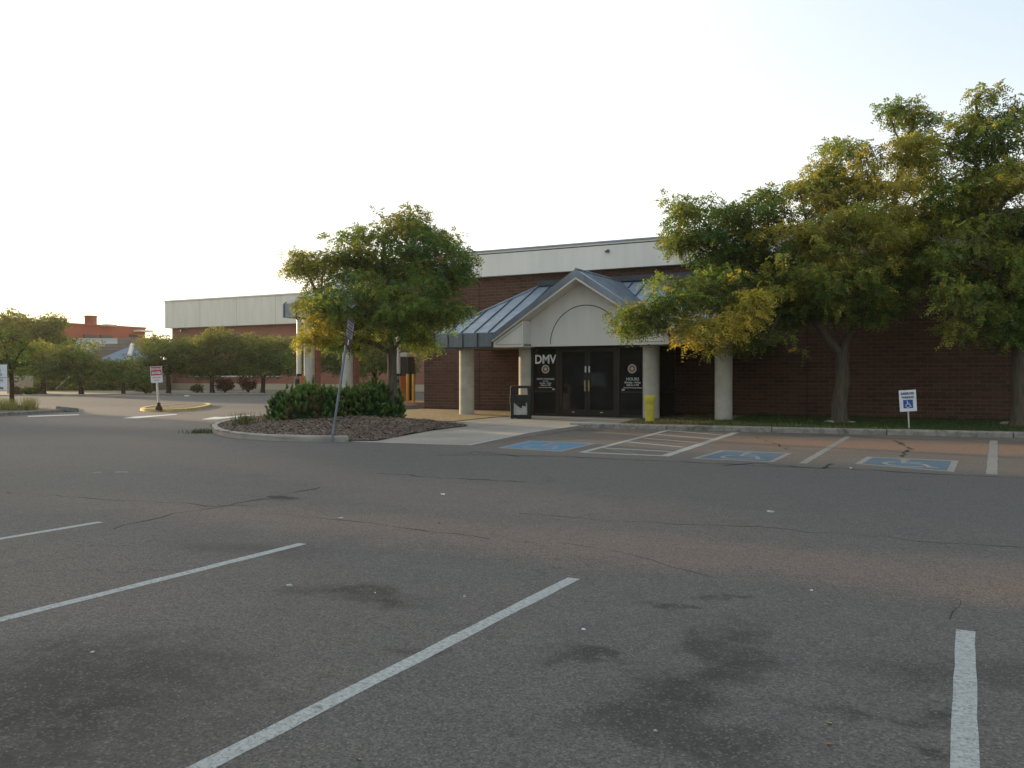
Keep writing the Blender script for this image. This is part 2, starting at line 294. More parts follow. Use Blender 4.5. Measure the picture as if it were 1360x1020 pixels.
# ------------------------------------------------------------------ mesh builder
class MB:
    def __init__(s): s.v = []; s.f = []; s.mi = []; s.mats = []; s.sm = []
    def _m(s, m):
        if m not in s.mats: s.mats.append(m)
        return s.mats.index(m)
    def add(s, vs, fs, m=None, smooth=False):
        o = len(s.v); s.v += [tuple(x) for x in vs]; k = s._m(m)
        for f in fs: s.f.append([o + i for i in f]); s.mi.append(k); s.sm.append(smooth)
    def box(s, x0, x1, y0, y1, z0, z1, m=None, mat=None):
        vs = [Vector((x, y, z)) for z in (z0, z1) for (x, y) in ((x0, y0), (x1, y0), (x1, y1), (x0, y1))]
        if mat: vs = [mat @ v for v in vs]
        s.add(vs, [(3, 2, 1, 0), (4, 5, 6, 7), (0, 1, 5, 4), (1, 2, 6, 5), (2, 3, 7, 6), (3, 0, 4, 7)], m)
    def prism(s, pts, off, m=None):                      # planar polygon pushed along off
        n = len(pts); a = [Vector(p) for p in pts]; off = Vector(off); b = [p + off for p in a]
        s.add(a + b, [list(range(n))[::-1], [n + i for i in range(n)]] + [(i, (i + 1) % n, n + (i + 1) % n, n + i) for i in range(n)], m)
    def ground(s, pts, z0, z1, m=None): s.prism([(p[0], p[1], z0) for p in pts], (0, 0, z1 - z0), m)
    def sheet(s, pts, z, m=None): s.add([(p[0], p[1], z) for p in pts], [list(range(len(pts)))], m)
    def tube(s, pts, rad, seg=8, m=None, smooth=True, caps=True):
        pts = [Vector(p) for p in pts]; n = len(pts); rings = []
        if not hasattr(rad, '__len__'): rad = [rad] * n
        ref = None
        for i, p in enumerate(pts):
            t = (pts[min(i + 1, n - 1)] - pts[max(i - 1, 0)]).normalized()
            if ref is None: ref = t.orthogonal().normalized()
            ref = (ref - t * ref.dot(t)); ref = ref.normalized() if ref.length > 1e-6 else t.orthogonal().normalized()
            b = t.cross(ref)
            rings += [p + (ref * math.cos(a) + b * math.sin(a)) * rad[i] for a in [2 * math.pi * k / seg for k in range(seg)]]
        fs = [(i * seg + k, i * seg + (k + 1) % seg, (i + 1) * seg + (k + 1) % seg, (i + 1) * seg + k) for i in range(n - 1) for k in range(seg)]
        s.add(rings, fs, m, smooth)
        if caps: s.add(rings[:seg], [list(range(seg))[::-1]], m); s.add(rings[-seg:], [list(range(seg))], m)
    def lathe(s, prof, c=(0, 0, 0), seg=24, m=None):
        vs = [(c[0] + r * math.cos(2 * math.pi * k / seg), c[1] + r * math.sin(2 * math.pi * k / seg), c[2] + z) for r, z in prof for k in range(seg)]
        s.add(vs, [(i * seg + k, i * seg + (k + 1) % seg, (i + 1) * seg + (k + 1) % seg, (i + 1) * seg + k) for i in range(len(prof) - 1) for k in range(seg)], m, True)
        s.add(vs[-seg:], [list(range(seg))], m); s.add(vs[:seg], [list(range(seg))[::-1]], m)
    def build(s, name, mat=None, parent=None, bevel=0.0):
        me = bpy.data.meshes.new(name); me.from_pydata(s.v, [], s.f)
        for m in s.mats: me.materials.append(m or mat)
        me.polygons.foreach_set('material_index', s.mi); me.polygons.foreach_set('use_smooth', s.sm); me.update()
        o = bpy.data.objects.new(name, me); C.objects.link(o)
        if parent: o.parent = parent; o.matrix_parent_inverse = Matrix.Translation(-parent.location) if parent.type == 'EMPTY' else Matrix.Identity(4)
        if bevel:
            b = o.modifiers.new('bevel', 'BEVEL'); b.width = bevel; b.segments = 2; b.limit_method = 'ANGLE'
        return o
def tag(o, label=None, cat=None, group=None, kind=None):
    if label: o['label'] = label
    if cat: o['category'] = cat
    if group: o['group'] = group
    if kind: o['kind'] = kind
    return o
def empty(name, loc, label, cat, group=None):
    o = bpy.data.objects.new(name, None); C.objects.link(o); o.location = loc; o.empty_display_size = 0.3
    return tag(o, label, cat, group)
def struct(o): o['kind'] = 'structure'; return o
def B(x0, x1, y0, y1, z0, z1, name, m, parent=None, bevel=0.0, mat=None):
    b = MB(); b.box(x0, x1, y0, y1, z0, z1, mat=mat); return b.build(name, m, parent, bevel)

def text_verts(s, size, bold=0.0, spacing=1.0):
    cu = bpy.data.curves.new('t', 'FONT'); cu.body = s; cu.size = size; cu.align_x = 'CENTER'; cu.align_y = 'CENTER'
    cu.offset = bold; cu.extrude = 0.001; cu.resolution_u = 3; cu.space_character = spacing
    o = bpy.data.objects.new('t', cu); C.objects.link(o); bpy.context.view_layer.update()
    me = bpy.data.meshes.new_from_object(o.evaluated_get(bpy.context.evaluated_depsgraph_get()))
    vs = [v.co.copy() for v in me.vertices]; fs = [list(p.vertices) for p in me.polygons]
    bpy.data.objects.remove(o); bpy.data.meshes.remove(me); bpy.data.curves.remove(cu); return vs, fs
def put_text(mb, s, size, mat4, m, bold=0.0, sx=1.0):
    vs, fs = text_verts(s, size, bold); mb.add([mat4 @ Vector((v.x * sx, v.y, v.z)) for v in vs], fs, m)
def wall_mat(x, y, z): return Matrix.Translation((x, y, z)) @ Matrix.Rotation(R(90), 4, 'X')     # text plane facing -Y

def thick(mb, pts, w_, mapf, m, closed=False):           # flat stroke in a 2-D frame, mapped by mapf
    n = len(pts); L = []; Rr = []
    for i in range(n):
        a = Vector(pts[i - 1] if (i or closed) else pts[0]); c = Vector(pts[(i + 1) % n] if (i < n - 1 or closed) else pts[-1])
        t = (c - a); t = t / (t.length or 1); nn = Vector((-t.y, t.x)) * w_ / 2; p = Vector(pts[i]); L.append(p + nn); Rr.append(p - nn)
    vs = [mapf(p.x, p.y) for p in L] + [mapf(p.x, p.y) for p in Rr]
    mb.add(vs, [(i, i + 1, n + i + 1, n + i) for i in range(n - 1)], m)
def disc(mb, x, y, r, mapf, m, seg=14, r0=0.0):
    if r0: thick(mb, [(x + (r + r0) / 2 * math.cos(a), y + (r + r0) / 2 * math.sin(a)) for a in [2 * math.pi * k / seg for k in range(seg + 1)]], r - r0, mapf, m)
    else: mb.add([mapf(x + r * math.cos(2 * math.pi * k / seg), y + r * math.sin(2 * math.pi * k / seg)) for k in range(seg)], [list(range(seg))], m)
def wheelchair(mb, mapf, m, k=1.0):                      # symbol inside a unit square
    q = lambda x, y: mapf(0.5 + (x - 0.5) * k, 0.5 + (y - 0.5) * k)
    disc(mb, 0.40, 0.88, 0.075, q, m)
    thick(mb, [(0.41, 0.78), (0.43, 0.45), (0.70, 0.45), (0.80, 0.14), (0.90, 0.17)], 0.085, q, m)
    thick(mb, [(0.43, 0.63), (0.66, 0.62)], 0.065, q, m)
    thick(mb, [(0.47 + 0.27 * math.cos(a), 0.30 + 0.27 * math.sin(a)) for a in [R(125 + i * 17.5) for i in range(13)]], 0.07, q, m)

# ------------------------------------------------------------------ ground, lot, kerbs, markings
g = MB(); g.sheet([(-1200, -600), (900, -600), (900, 1500), (-1200, 1500)], -0.03); struct(g.build('ground', M['dirt']))
g = MB(); g.sheet([(-140, -60), (70, -60), (70, 45), (-22, 45), (-22, 75), (-140, 75)], 0.0); struct(g.build('parking_lot', M['asphalt']))

def kline(x): return 25.6 + 0.115 * x
def profile_kerb(pts, w_=0.17, h=0.15, m='kerb', name='kerb', inner=1):   # pts run along the outer foot; inner = side of body
    mb = MB(); n = len(pts); P = [Vector((p[0], p[1], 0)) for p in pts]; prof = [(0, -0.01), (0.01, h * 0.75), (0.035, h), (w_, h), (w_, -0.01)]
    vs = []
    for i in range(n):
        t = (P[min(i + 1, n - 1)] - P[max(i - 1, 0)]).normalized(); nn = Vector((-t.y, t.x, 0)) * inner
        vs += [P[i] + nn * a + Vector((0, 0, b)) for a, b in prof]
    k = len(prof); fs = [(i * k + j, i * k + j + 1, (i + 1) * k + j + 1, (i + 1) * k + j) for i in range(n - 1) for j in range(k - 1)]
    fs += [tuple(range(k)), tuple(reversed(range((n - 1) * k, n * k)))]
    mb.add(vs, fs); o = mb.build(name, M[m]); struct(o); return o
def smooth(pts, it=2, closed=False):
    for _ in range(it):
        q = []
        for i in range(len(pts) - (0 if closed else 1)):
            a, b = pts[i], pts[(i + 1) % len(pts)]
            q += [(a[0] * .75 + b[0] * .25, a[1] * .75 + b[1] * .25), (a[0] * .25 + b[0] * .75, a[1] * .25 + b[1] * .75)]
        pts = q if closed else [pts[0]] + q + [pts[-1]]
    return pts

# head kerb of the accessible stalls, cast in lengths
x = -10.9; rnd = random.Random(3)
while x < 14:
    L = 3.0; profile_kerb([(x, kline(x)), (x + L - 0.02, kline(x + L - .02))], 0.32, 0.15 + rnd.uniform(-.008, .008), 'kerb_old'); x += L
# lawn strip, gravel bed, sidewalk
g = MB(); g.sheet([(-9.6, kline(-9.6) + .3), (14, kline(14) + .3), (14, 33), (-10.2, 33), (-10.2, 28.2)], 0.115); struct(g.build('lawn', M['lawn']))
cB = G(625, 592); cA = G(470, 587); RC, RD = (-10.27, 20.3), (-14.4, 20.0)
g = MB(); g.ground([RD, RC, (-10.4, 23.95), (-10.9, kline(-10.9)), (-10.9, kline(-10.9) + .33), (-9.6, kline(-9.6) + .33), (-9.8, 28.2), (-10.2, 29.6), (-14.9, 29.6), (-15.2, 27.5), G(591, 561, .1), (-17.3, 24.5), (-20, 20)], -0.02, 0.10)
g.add([(*cA, .007), (*cB, .007), (*RC, .10), (*RD, .10), (*cA, -.02), (*cB, -.02), (*RC, -.02), (*RD, -.02)], [(0, 1, 2, 3), (0, 4, 5, 1), (1, 5, 6, 2), (3, 7, 4, 0)])
g.add([(*cA, .007), (*RD, .10), (-20, 20, .10), (-18, 17.2, .05)], [(0, 1, 2, 3)])
struct(g.build('sidewalk', M['concrete']))
# painted edge of the walk where it drops to the lot, expansion joints
def strip(a, b, w_, z, name, m):
    z, zb = z if isinstance(z, tuple) else (z, z)
    a = Vector((a[0], a[1], 0)); b = Vector((b[0], b[1], 0)); t = (b - a).normalized(); nn = Vector((-t.y, t.x, 0)) * w_ / 2
    mb = MB(); n = max(2, int((b - a).length / 0.25)); rr = random.Random(int(abs(a.x * 97 + b.y * 31)))
    vs = []
    for i in range(n + 1):
        p = a.lerp(b, i / n); j1, j2 = rr.uniform(-.006, .006), rr.uniform(-.006, .006)
        zz = z + (zb - z) * i / n; vs += [p + nn * (1 + j1 * 14) + Vector((0, 0, zz)), p - nn * (1 + j2 * 14) + Vector((0, 0, zz))]
    mb.add(vs, [(2 * i, 2 * i + 1, 2 * i + 3, 2 * i + 2) for i in range(n)]); return struct(mb.build(name, M[m]))
strip((cB[0] - .07, cB[1]), (RC[0] - .07, RC[1]), 0.13, (0.009, .102), 'painted_line', 'line_mid'); strip((RC[0] - .07, RC[1]), (-10.45, 23.75), 0.13, 0.102, 'painted_line', 'line_mid')
for a, b in (((-14.35, 20.02), (-10.3, 20.32)), ((-15.0, 21.2), (-10.4, 21.8)), ((-16.0, 23.5), (-10.9, 24.0)), ((-15.2, 26.8), (-9.9, 27)), ((-12.75, 20.2), (-12.9, 29.4))):
    strip(a, b, 0.025, 0.1015, 'sidewalk_joint', 'dark')
g = MB(); g.sheet([(-22.3, 33), (-15.0, 33), (-15.0, 29.7), (-15.35, 27.4), G(591, 561, .1), G(532, 557, .1), (-22.3, 30.5)], 0.112); struct(g.build('gravel_bed', M['gravel']))
# stall lines nearest the camera
for (x0, y0, x1, y1) in ((0.0, -4, 0.0, 6.08), (-2.78, -4, -2.74, 6.2), (-5.62, -4, -5.6, 6.27), (-8.42, -4, -8.4, 6.16), (-11.2, -4, -11.2, 6.1), (2.75, -4, 2.75, 6.1)):
    strip((x0, y0), (x1, y1), 0.105, 0.0015, 'parking_line', 'line')
# accessible stalls
strip(G(772, 601), G(893, 570), 0.15, 0.0015, 'parking_line', 'line_mid')
strip(G(882, 606), G(977, 574.5), 0.20, 0.0015, 'parking_line', 'line_mid')
strip(G(776, 601), G(882, 605.5), 0.18, 0.0028, 'parking_line', 'line_mid')
for a, b in (((800, 595), (892, 600)), ((833, 587), (908, 594)), ((855, 582), (928, 588)), ((872, 577), (946, 583)), ((888, 572), (961, 578))):
    strip(G(*a), G(*b), 0.17, 0.0028, 'hatch_line', 'line_mid')
strip(G(800, 595), G(846, 603), 0.06, 0.0040, 'hatch_line', 'line_worn')
strip(G(1066, 615.5), G(1127, 579.5), 0.14, 0.0015, 'parking_line', 'line_worn')
strip(G(1317, 630), G(1320, 585), 0.17, 0.0015, 'parking_line', 'line_worn')
def blue_bay(q, m, z=0.0015):
    q = [Vector((*G(*p), 0)) for p in q]                 # near-left, far-left, far-right, near-right
    def mp(x, y, zz=0.0): v = q[0].lerp(q[3], x).lerp(q[1].lerp(q[2], x), y); return (v.x, v.y, z + zz)
    mb = MB(); mb.add([mp(0, 0), mp(1, 0), mp(1, 1), mp(0, 1)], [(0, 1, 2, 3)], M['line_worn'])
    e = 0.07; mb.add([mp(e, e, .0012), mp(1 - e, e, .0012), mp(1 - e, 1 - e, .0012), mp(e, 1 - e, .0012)], [(0, 1, 2, 3)], m)
    wheelchair(mb, lambda x, y: mp(0.12 + x * .8, 0.1 + y * .8, .0024), M['line_worn'])
    struct(mb.build('accessible_bay_marking', m))
blue_bay([(660, 595), (703, 585), (792, 589), (745, 600)], M['blue_fresh'])
blue_bay([(918, 609), (958, 598), (1052, 602), (1027, 614)], M['blue_worn'])
blue_bay([(1135, 616), (1152, 606.5), (1273, 612), (1267, 627)], M['blue_worn'])
# far lane arrows and dashes
def poly_mark(pts, m='line_sun', z=0.0015, name='lane_marking'):
    g = MB(); g.sheet([G(*p) for p in pts], z); struct(g.build(name, M[m]))
poly_mark([(37, 553.6), (105, 551.2), (105, 550.2), (37, 552.4)])
poly_mark([(163, 555.5), (178, 553.3), (208, 551.6), (233, 549.8), (236, 550.6), (205, 553.2), (182, 555.6)])
poly_mark([(267, 557), (285, 553.6), (296, 554), (330, 550.7), (333, 551.8), (300, 555.4), (288, 556.8)])
poly_mark([(245, 525.2), (251, 525.2), (251, 526.2), (245, 526.2)])
poly_mark([(124, 627), (135, 626.8), (135, 627.6), (124, 627.8)], 'line_worn'); poly_mark([(152, 626.6), (170, 626.2), (170, 627.2), (152, 627.5)], 'line_worn')

# open cracks and a pothole in the lot: thin dark ribbons with wandering edges
def crack(pts, w_=0.03, seed=1, m='dark'):
    r = random.Random(seed); P = [Vector((*G(*p), 0)) for p in pts]; Q = []
    for a, b in zip(P[:-1], P[1:]):
        k = max(2, int((b - a).length / 0.22)); t = (b - a).normalized(); nn = Vector((-t.y, t.x, 0))
        Q += [a.lerp(b, i / k) + nn * r.gauss(0, 0.05) for i in range(k)]
    Q.append(P[-1]); mb = MB(); vs = []
    for i, p in enumerate(Q):
        t = (Q[min(i + 1, len(Q) - 1)] - Q[max(i - 1, 0)]).normalized(); nn = Vector((-t.y, t.x, 0)); ww = w_ * r.uniform(.15, 1)
        vs += [p + nn * ww / 2 + Vector((0, 0, .001)), p - nn * ww / 2 + Vector((0, 0, .001))]
    mb.add(vs, [(2 * i, 2 * i + 1, 2 * i + 3, 2 * i + 2) for i in range(len(Q) - 1)]); struct(mb.build('asphalt_crack', M[m]))
crack([(420, 647), (365, 661), (300, 672), (235, 682), (150, 703)], 0.081, 1)
crack([(0, 655), (90, 659), (160, 664), (260, 669), (340, 673)], 0.046, 2)
crack([(580, 605), (640, 604), (760, 607), (880, 612), (1000, 618), (1120, 622), (1240, 630), (1360, 634)], 0.115, 3)
crack([(960, 619), (1000, 615), (1060, 620), (1090, 622), (1105, 616)], 0.115, 4)
crack([(505, 628), (560, 632), (625, 637), (700, 640)], 0.115, 5); crack([(600, 604), (630, 600), (660, 603), (690, 607)], 0.081, 16)
crack([(690, 682), (800, 690), (900, 697), (1010, 700), (1150, 712), (1360, 727)], 0.036, 7)
crack([(345, 683), (470, 693), (560, 703), (650, 716)], 0.036, 8); crack([(750, 720), (860, 745), (950, 768)], 0.016, 9)
crack([(1190, 585), (1207, 594), (1203, 600), (1200, 607)], 0.115, 10); crack([(1000, 579), (1030, 590), (1045, 597)], 0.069, 11)
crack([(1270, 790), (1278, 805), (1262, 822)], 0.011, 12)
g = MB(); rr = random.Random(5); cx, cy = G(366, 660.5)
g.sheet([(cx + .42 * math.cos(a) * rr.uniform(.6, 1.15), cy + .2 * math.sin(a) * rr.uniform(.5, 1.2)) for a in [i * math.pi / 9 for i in range(18)]], .0035); struct(g.build('pothole', M['asphalt']))
g = MB(); g.sheet([(cx + .1 + .28 * math.cos(a) * rr.uniform(.6, 1.15), cy + .02 + .12 * math.sin(a) * rr.uniform(.5, 1.2)) for a in [i * math.pi / 9 for i in range(18)]], .007); struct(g.build('pothole_shadow', M['dark']).data and bpy.data.objects['pothole_shadow'])  # near-black sheet painting the shade inside the pothole
bpy.data.objects['pothole_shadow'].name = 'pothole_shade'

# planted island with the pines
outer = [G(463, 586.5), G(455, 587.5), G(400, 586.8), G(345, 585), G(310, 582), G(290, 578.5), G(279, 573.5), G(281, 568.5), G(300, 563), G(335, 558), G(370, 553), (-26.8, 30.5), (-28.2, 36.3)]
outer = smooth(outer, 2)
profile_kerb(outer, 0.19, 0.15, 'kerb', 'kerb', -1)
isl = outer + [(-22.2, 36.3), (-22.3, 30.5), G(532, 557, .12), G(591, 560, .12), G(622, 565, .12), G(559, 572.5, .12), G(500, 580, .12)]
def inside(x, y, P):
    c = False
    for i in range(len(P)):
        (x1, y1), (x2, y2) = P[i], P[i - 1]
        if (y1 > y) != (y2 > y) and x < (x2 - x1) * (y - y1) / (y2 - y1) + x1: c = not c
    return c
def dist_edge(x, y, P):
    d = 1e9
    for i in range(len(P)):
        (x1, y1), (x2, y2) = P[i], P[i - 1]; L = (x2 - x1) ** 2 + (y2 - y1) ** 2 + 1e-9
        t = max(0, min(1, ((x - x1) * (x2 - x1) + (y - y1) * (y2 - y1)) / L)); d = min(d, math.hypot(x - x1 - t * (x2 - x1), y - y1 - t * (y2 - y1)))
    return d
def mound_h(x, y):
    dd = math.hypot(x - G(470, 587)[0], y - G(470, 587)[1]); return 0.125 - .115 * max(0, 1 - dd / 3.0) + 0.26 * (1 - math.exp(-max(0, dist_edge(x, y, isl) - .15) / 1.6)) + .02 * math.sin(x * 5) * math.sin(y * 4.3)
bm = bmesh.new(); bv = [bm.verts.new((p[0], p[1], .12)) for p in isl]; bm.faces.new(bv)
bmesh.ops.triangulate(bm, faces=bm.faces[:])
for ax in range(3):
    pass
x0, x1 = min(p[0] for p in isl), max(p[0] for p in isl); y0, y1 = min(p[1] for p in isl), max(p[1] for p in isl)
for i in range(1, int((x1 - x0) / .4) + 1): bmesh.ops.bisect_plane(bm, geom=bm.verts[:] + bm.edges[:] + bm.faces[:], plane_co=(x0 + i * .4, 0, 0), plane_no=(1, 0, 0))
for i in range(1, int((y1 - y0) / .4) + 1): bmesh.ops.bisect_plane(bm, geom=bm.verts[:] + bm.edges[:] + bm.faces[:], plane_co=(0, y0 + i * .4, 0), plane_no=(0, 1, 0))
for v in bm.verts: v.co.z = mound_h(v.co.x, v.co.y)
bmesh.ops.recalc_face_normals(bm, faces=bm.faces[:])
me = bpy.data.meshes.new('mulch_bed'); bm.to_mesh(me); bm.free(); me.materials.append(M['mulch'])
o = bpy.data.objects.new('mulch_bed', me); C.objects.link(o); struct(o)
if me.polygons[0].normal.z < 0: me.flip_normals()

def quads(name, V, mat, tint=None, parent=None):          # V: (n,4,3) array of quads
    n = len(V); me = bpy.data.meshes.new(name); me.vertices.add(n * 4); me.vertices.foreach_set('co', V.reshape(-1).astype(np.float32))
    me.loops.add(n * 4); me.loops.foreach_set('vertex_index', np.arange(n * 4, dtype=np.int32))
    me.polygons.add(n); me.polygons.foreach_set('loop_start', np.arange(0, n * 4, 4, dtype=np.int32))
    try: me.polygons.foreach_set('loop_total', np.full(n, 4, dtype=np.int32))
    except Exception: pass
    me.update(calc_edges=True)
    if tint is not None:
        a = me.attributes.new('tint', 'FLOAT_COLOR', 'POINT'); c = np.ones((n, 4, 4), np.float32); c[:, :, 0] = tint[:, 0:1]; c[:, :, 1] = tint[:, 1:2]; c[:, :, 2] = 0
        a.data.foreach_set('color', c.reshape(-1))
    me.materials.append(mat); o = bpy.data.objects.new(name, me); C.objects.link(o)
    if parent: o.parent = parent; o.matrix_parent_inverse = Matrix.Translation(-parent.location)
    return o
# loose bark chips
rs = np.random.RandomState(4); ch = []
while len(ch) < 5200:
    x, y = rs.uniform(x0, x1), rs.uniform(y0, min(y1, 27))
    if inside(x, y, isl): ch.append((x, y, mound_h(x, y) + .012))
ch = np.array(ch); n = len(ch); a = rs.uniform(0, 6.28, n); L = rs.uniform(.02, .055, n); Wd = rs.uniform(.008, .02, n)
u = np.stack([np.cos(a), np.sin(a), rs.uniform(-.5, .5, n)], 1) * L[:, None]; vv = np.stack([-np.sin(a), np.cos(a), rs.uniform(-.5, .5, n)], 1) * Wd[:, None]
o = quads('bark_chips', np.stack([ch - u - vv, ch + u - vv, ch + u + vv, ch - u + vv], 1), M['chip']); tag(o, 'loose brown bark chips scattered over the mulch island', 'bark chips', kind='stuff')

# grass blades on the strip by the wall (and dry tufts at the column)
def blades(name, pts, h, wd, mat, dry=0.1, seed=1, parent=None, lean=.35):
    r = np.random.RandomState(seed); n = len(pts); a = r.uniform(0, 6.28, n); H = r.uniform(.5, 1.1, n) * h
    u = np.stack([np.cos(a), np.sin(a), np.zeros(n)], 1) * wd
    tip = np.stack([r.normal(0, lean, n) * H, r.normal(0, lean, n) * H, H], 1)
    V = np.stack([pts - u, pts + u, pts + u * .3 + tip, pts - u * .3 + tip], 1)
    return quads(name, V, mat, np.stack([r.uniform(0, 1, n), (r.uniform(0, 1, n) < dry) * r.uniform(.4, 1, n)], 1), parent)
n = 42000; px = rs.uniform(-9.6, 9, n); py = kline(px) + .34 + rs.uniform(0, 1, n) ** 1.0 * (32.9 - kline(px) - .34)
drymask = np.where(px < -7.2, .7, .04)
r_ = np.random.RandomState(8); a = r_.uniform(0, 6.28, n); H = r_.uniform(.4, 1.1, n) * .075; u = np.stack([np.cos(a), np.sin(a), np.zeros(n)], 1) * .006
P0 = np.stack([px, py, np.full(n, .115)], 1); tip = np.stack([r_.normal(0, .02, n), r_.normal(0, .02, n), H], 1)
keep = (r_.uniform(0, 1, n) < np.where(px < -7.5, .35, 1))
o = quads('grass', np.stack([P0 - u, P0 + u, P0 + u * .3 + tip, P0 - u * .3 + tip], 1)[keep], M['grass'], np.stack([r_.uniform(0, 1, n), (r_.uniform(0, 1, n) < drymask) * .9], 1)[keep])
tag(o, 'short dark green grass between the kerb and the brick wall', 'grass', kind='stuff')

# ------------------------------------------------------------------ main building
W0, TOP = 33.0, 7.1
bd = empty('office_building', (-12.45, 33, 0), 'long low brown brick office with cream fascia and gabled blue metal entrance porch', 'building')
b = MB(); b.box(-22.15, 30, W0, 62, 0, 6.0); b.build('wall', M['brick'], bd)
b = MB(); b.box(-22.15, 30, W0 - .02, W0, 0, .16); b.build('foundation_strip', M['dark'], bd)
for x in (-19.2, -5.2, 4.0): B(x - .012, x + .012, W0 - .004, W0 + .01, .16, 6.0, 'control_joint', M['dark'], bd)
fa = MB(); fa.box(-22.45, 30.3, W0 - .30, 62.3, 6.0, 6.96); fa.box(-22.47, 30.32, W0 - .32, 62.32, 7.0, TOP - .02)
fas = fa.build('fascia', M['stucco'], bd); fa = MB(); fa.box(-22.4, 30.25, W0 - .27, 62.25, 6.96, 7.0); fa.build('reveal_joint', M['dark'], fas)
fa = MB(); fa.box(-22.52, 30.37, W0 - .37, 62.37, TOP - .02, TOP + .04); fa.build('coping', M['roof_metal'], bd)
fa = MB(); fa.box(-22.1, 30, W0 - .02, 62, 5.93, 5.998); 
fx = MB(); fx.box(-12.98, -12.88, W0 - .38, W0 - .30, 6.66, 6.78); fx.tube([(-12.93, W0 - .36, 6.72), (-12.98, W0 - .48, 6.68)], [.03, .05], 10); fx.build('floodlight', M['fixture'], bd)

F0, T0, D0 = 28.4, 29.0, 29.42
XC, HW = -12.45, 3.46
XL, XR = -18.57, -6.33
EZ0, EZ1 = 2.72, 3.24
S = (5.47 - EZ1) / (32.9 - F0)
porch = []
def seams(mb, a0, a1, b0, b1, n, r=.022, skip=()):      # ribs from edge a to edge b
    a0, a1, b0, b1 = map(Vector, (a0, a1, b0, b1))
    for i in range(n + 1):
        if i in skip: continue
        t = i / n; p, q = a0.lerp(a1, t), b0.lerp(b1, t)
        if (q - p).length > .1: mb.tube([p + Vector((0, 0, .02)), q + Vector((0, 0, .02))], r, 4, None, False)
# main hipped canopy roof with sheet panels
rf = MB()
rf.prism([(XL, F0, EZ1), (XC - HW, F0, EZ1), (XC, 32.84, EZ1 + 4.44 * S), (XC, 32.9, 5.47), (-16.0, 32.9, 5.47)], (0, 0, .04))
rf.prism([(XC + HW, F0, EZ1), (XR, F0, EZ1), (-9.2, 32.9, 5.47), (XC, 32.9, 5.47), (XC, 32.84, EZ1 + 4.44 * S)], (0, 0, .04))
rf.prism([(XL, F0, EZ1), (-16.0, 32.9, 5.47), (XL, 32.9, EZ1)], (0, 0, .04)); rf.prism([(XR, F0, EZ1), (XR, 32.9, EZ1), (-9.2, 32.9, 5.47)], (0, 0, .04))
roof = rf.build('porch_roof', M['roof_metal'], bd)
sm = MB(); zf = lambda x, y: EZ1 + (y - F0) * S + .05
for i in range(21):
    x = XL + i * (XR - XL) / 20; yt = 32.9
    if x < -16.0: yt = F0 + (x - XL) / (-16.0 - XL) * 4.5
    if x > -9.2: yt = F0 + (XR - x) / (XR + 9.2) * 4.5
    ys = F0
    if abs(x - XC) < HW: ys = F0 + (HW - abs(x - XC)) / HW * 4.44
    if yt - ys > .15: sm.box(x - .018, x + .018, 0, 1, 0, .045, mat=Matrix(((1, 0, 0, 0), (0, yt - ys, 0, ys), (0, (yt - ys) * S, 1, zf(0, ys) - .01), (0, 0, 0, 1))))
sm.build('seam', M['seam'], roof)
for q0, q1 in (((XL, F0, EZ1 + .06), (-16.0, 32.9, 5.53)), ((XR, F0, EZ1 + .06), (-9.2, 32.9, 5.53))):
    rg = MB(); rg.tube([q0, q1], .05, 6); rg.build('hip_cap', M['roof_trim'], roof)
fl = MB(); fl.box(-16.15, -9.05, 32.62, 32.995, 5.44, 5.66); fl.build('wall_flashing', M['seam'], bd, .01)
# eave bands with ribs
for (a, c) in ((XL, XC - HW), (XC + HW, XR)):
    e = MB(); e.box(a, c, F0 - .03, F0 + .03, EZ0, EZ1 + .03)
    if a == XL: e.box(a - .03, a + .03, F0 + .03, 32.98, EZ0, EZ1 + .03)
    else: e.box(c - .03, c + .03, F0 + .03, 32.98, EZ0, EZ1 + .03)
    eo = e.build('eave_band', M['roof_trim'], bd); sm = MB(); n = 4
    for i in range(n + 1):
        x = a + (c - a) * i / n + (.03 if i == 0 else -.03 if i == n else 0); sm.box(x - .02, x + .02, F0 - .055, F0 - .03, EZ0 + .02, EZ1 + .03)
    sm.box(a - .04, c, F0 - .06, F0 - .031, EZ0 - .03, EZ0 + .018)
    sm.build('seam', M['seam'], eo)
# gable roof
RZ = 5.40
gr = MB()
for s_ in (-1, 1):
    gr.prism([(XC, F0 - .10, RZ), (XC + s_ * HW, F0 - .10, RZ - HW * .66), (XC + s_ * HW, F0 + .1, RZ - HW * .66), (XC, 32.84, RZ)], (0, 0, .05))
gro = gr.build('gable_roof', M['roof_metal'], bd); sm = MB()
for s_ in (-1, 1):
    for i in range(1, 12):
        y = F0 + i * .38; t = 1 - (y - F0) / 4.44
        sm.tube([(XC, y, RZ + .07), (XC + s_ * HW * t, y, RZ + .07 - HW * .66 * t)], .02, 4, None, False)
sm.tube([(XC, F0 - .1, RZ + .08), (XC, 32.84, RZ + .08)], .045, 6); sm.build('seam', M['roof_trim'], gro)
rk = MB()
for s_ in (-1, 1):
    rk.prism([(XC, F0 - .15, RZ + .07), (XC + s_ * HW, F0 - .15, RZ + .07 - HW * .66), (XC + s_ * HW, F0 - .15, RZ - .20 - HW * .66 + .06), (XC, F0 - .15, RZ - .20)], (0, .06, 0))
rk.build('rake_trim', M['roof_trim'], bd)
rk = MB()
for s_ in (-1, 1):
    rk.prism([(XC, F0 - .12, RZ - .20), (XC + s_ * HW, F0 - .12, RZ - .14 - HW * .66), (XC + s_ * HW, F0 - .12, RZ - .20 - HW * .66), (XC, F0 - .12, RZ - .29)], (0, .72, 0))
rk.build('rake_soffit', M['stucco_w'], bd)
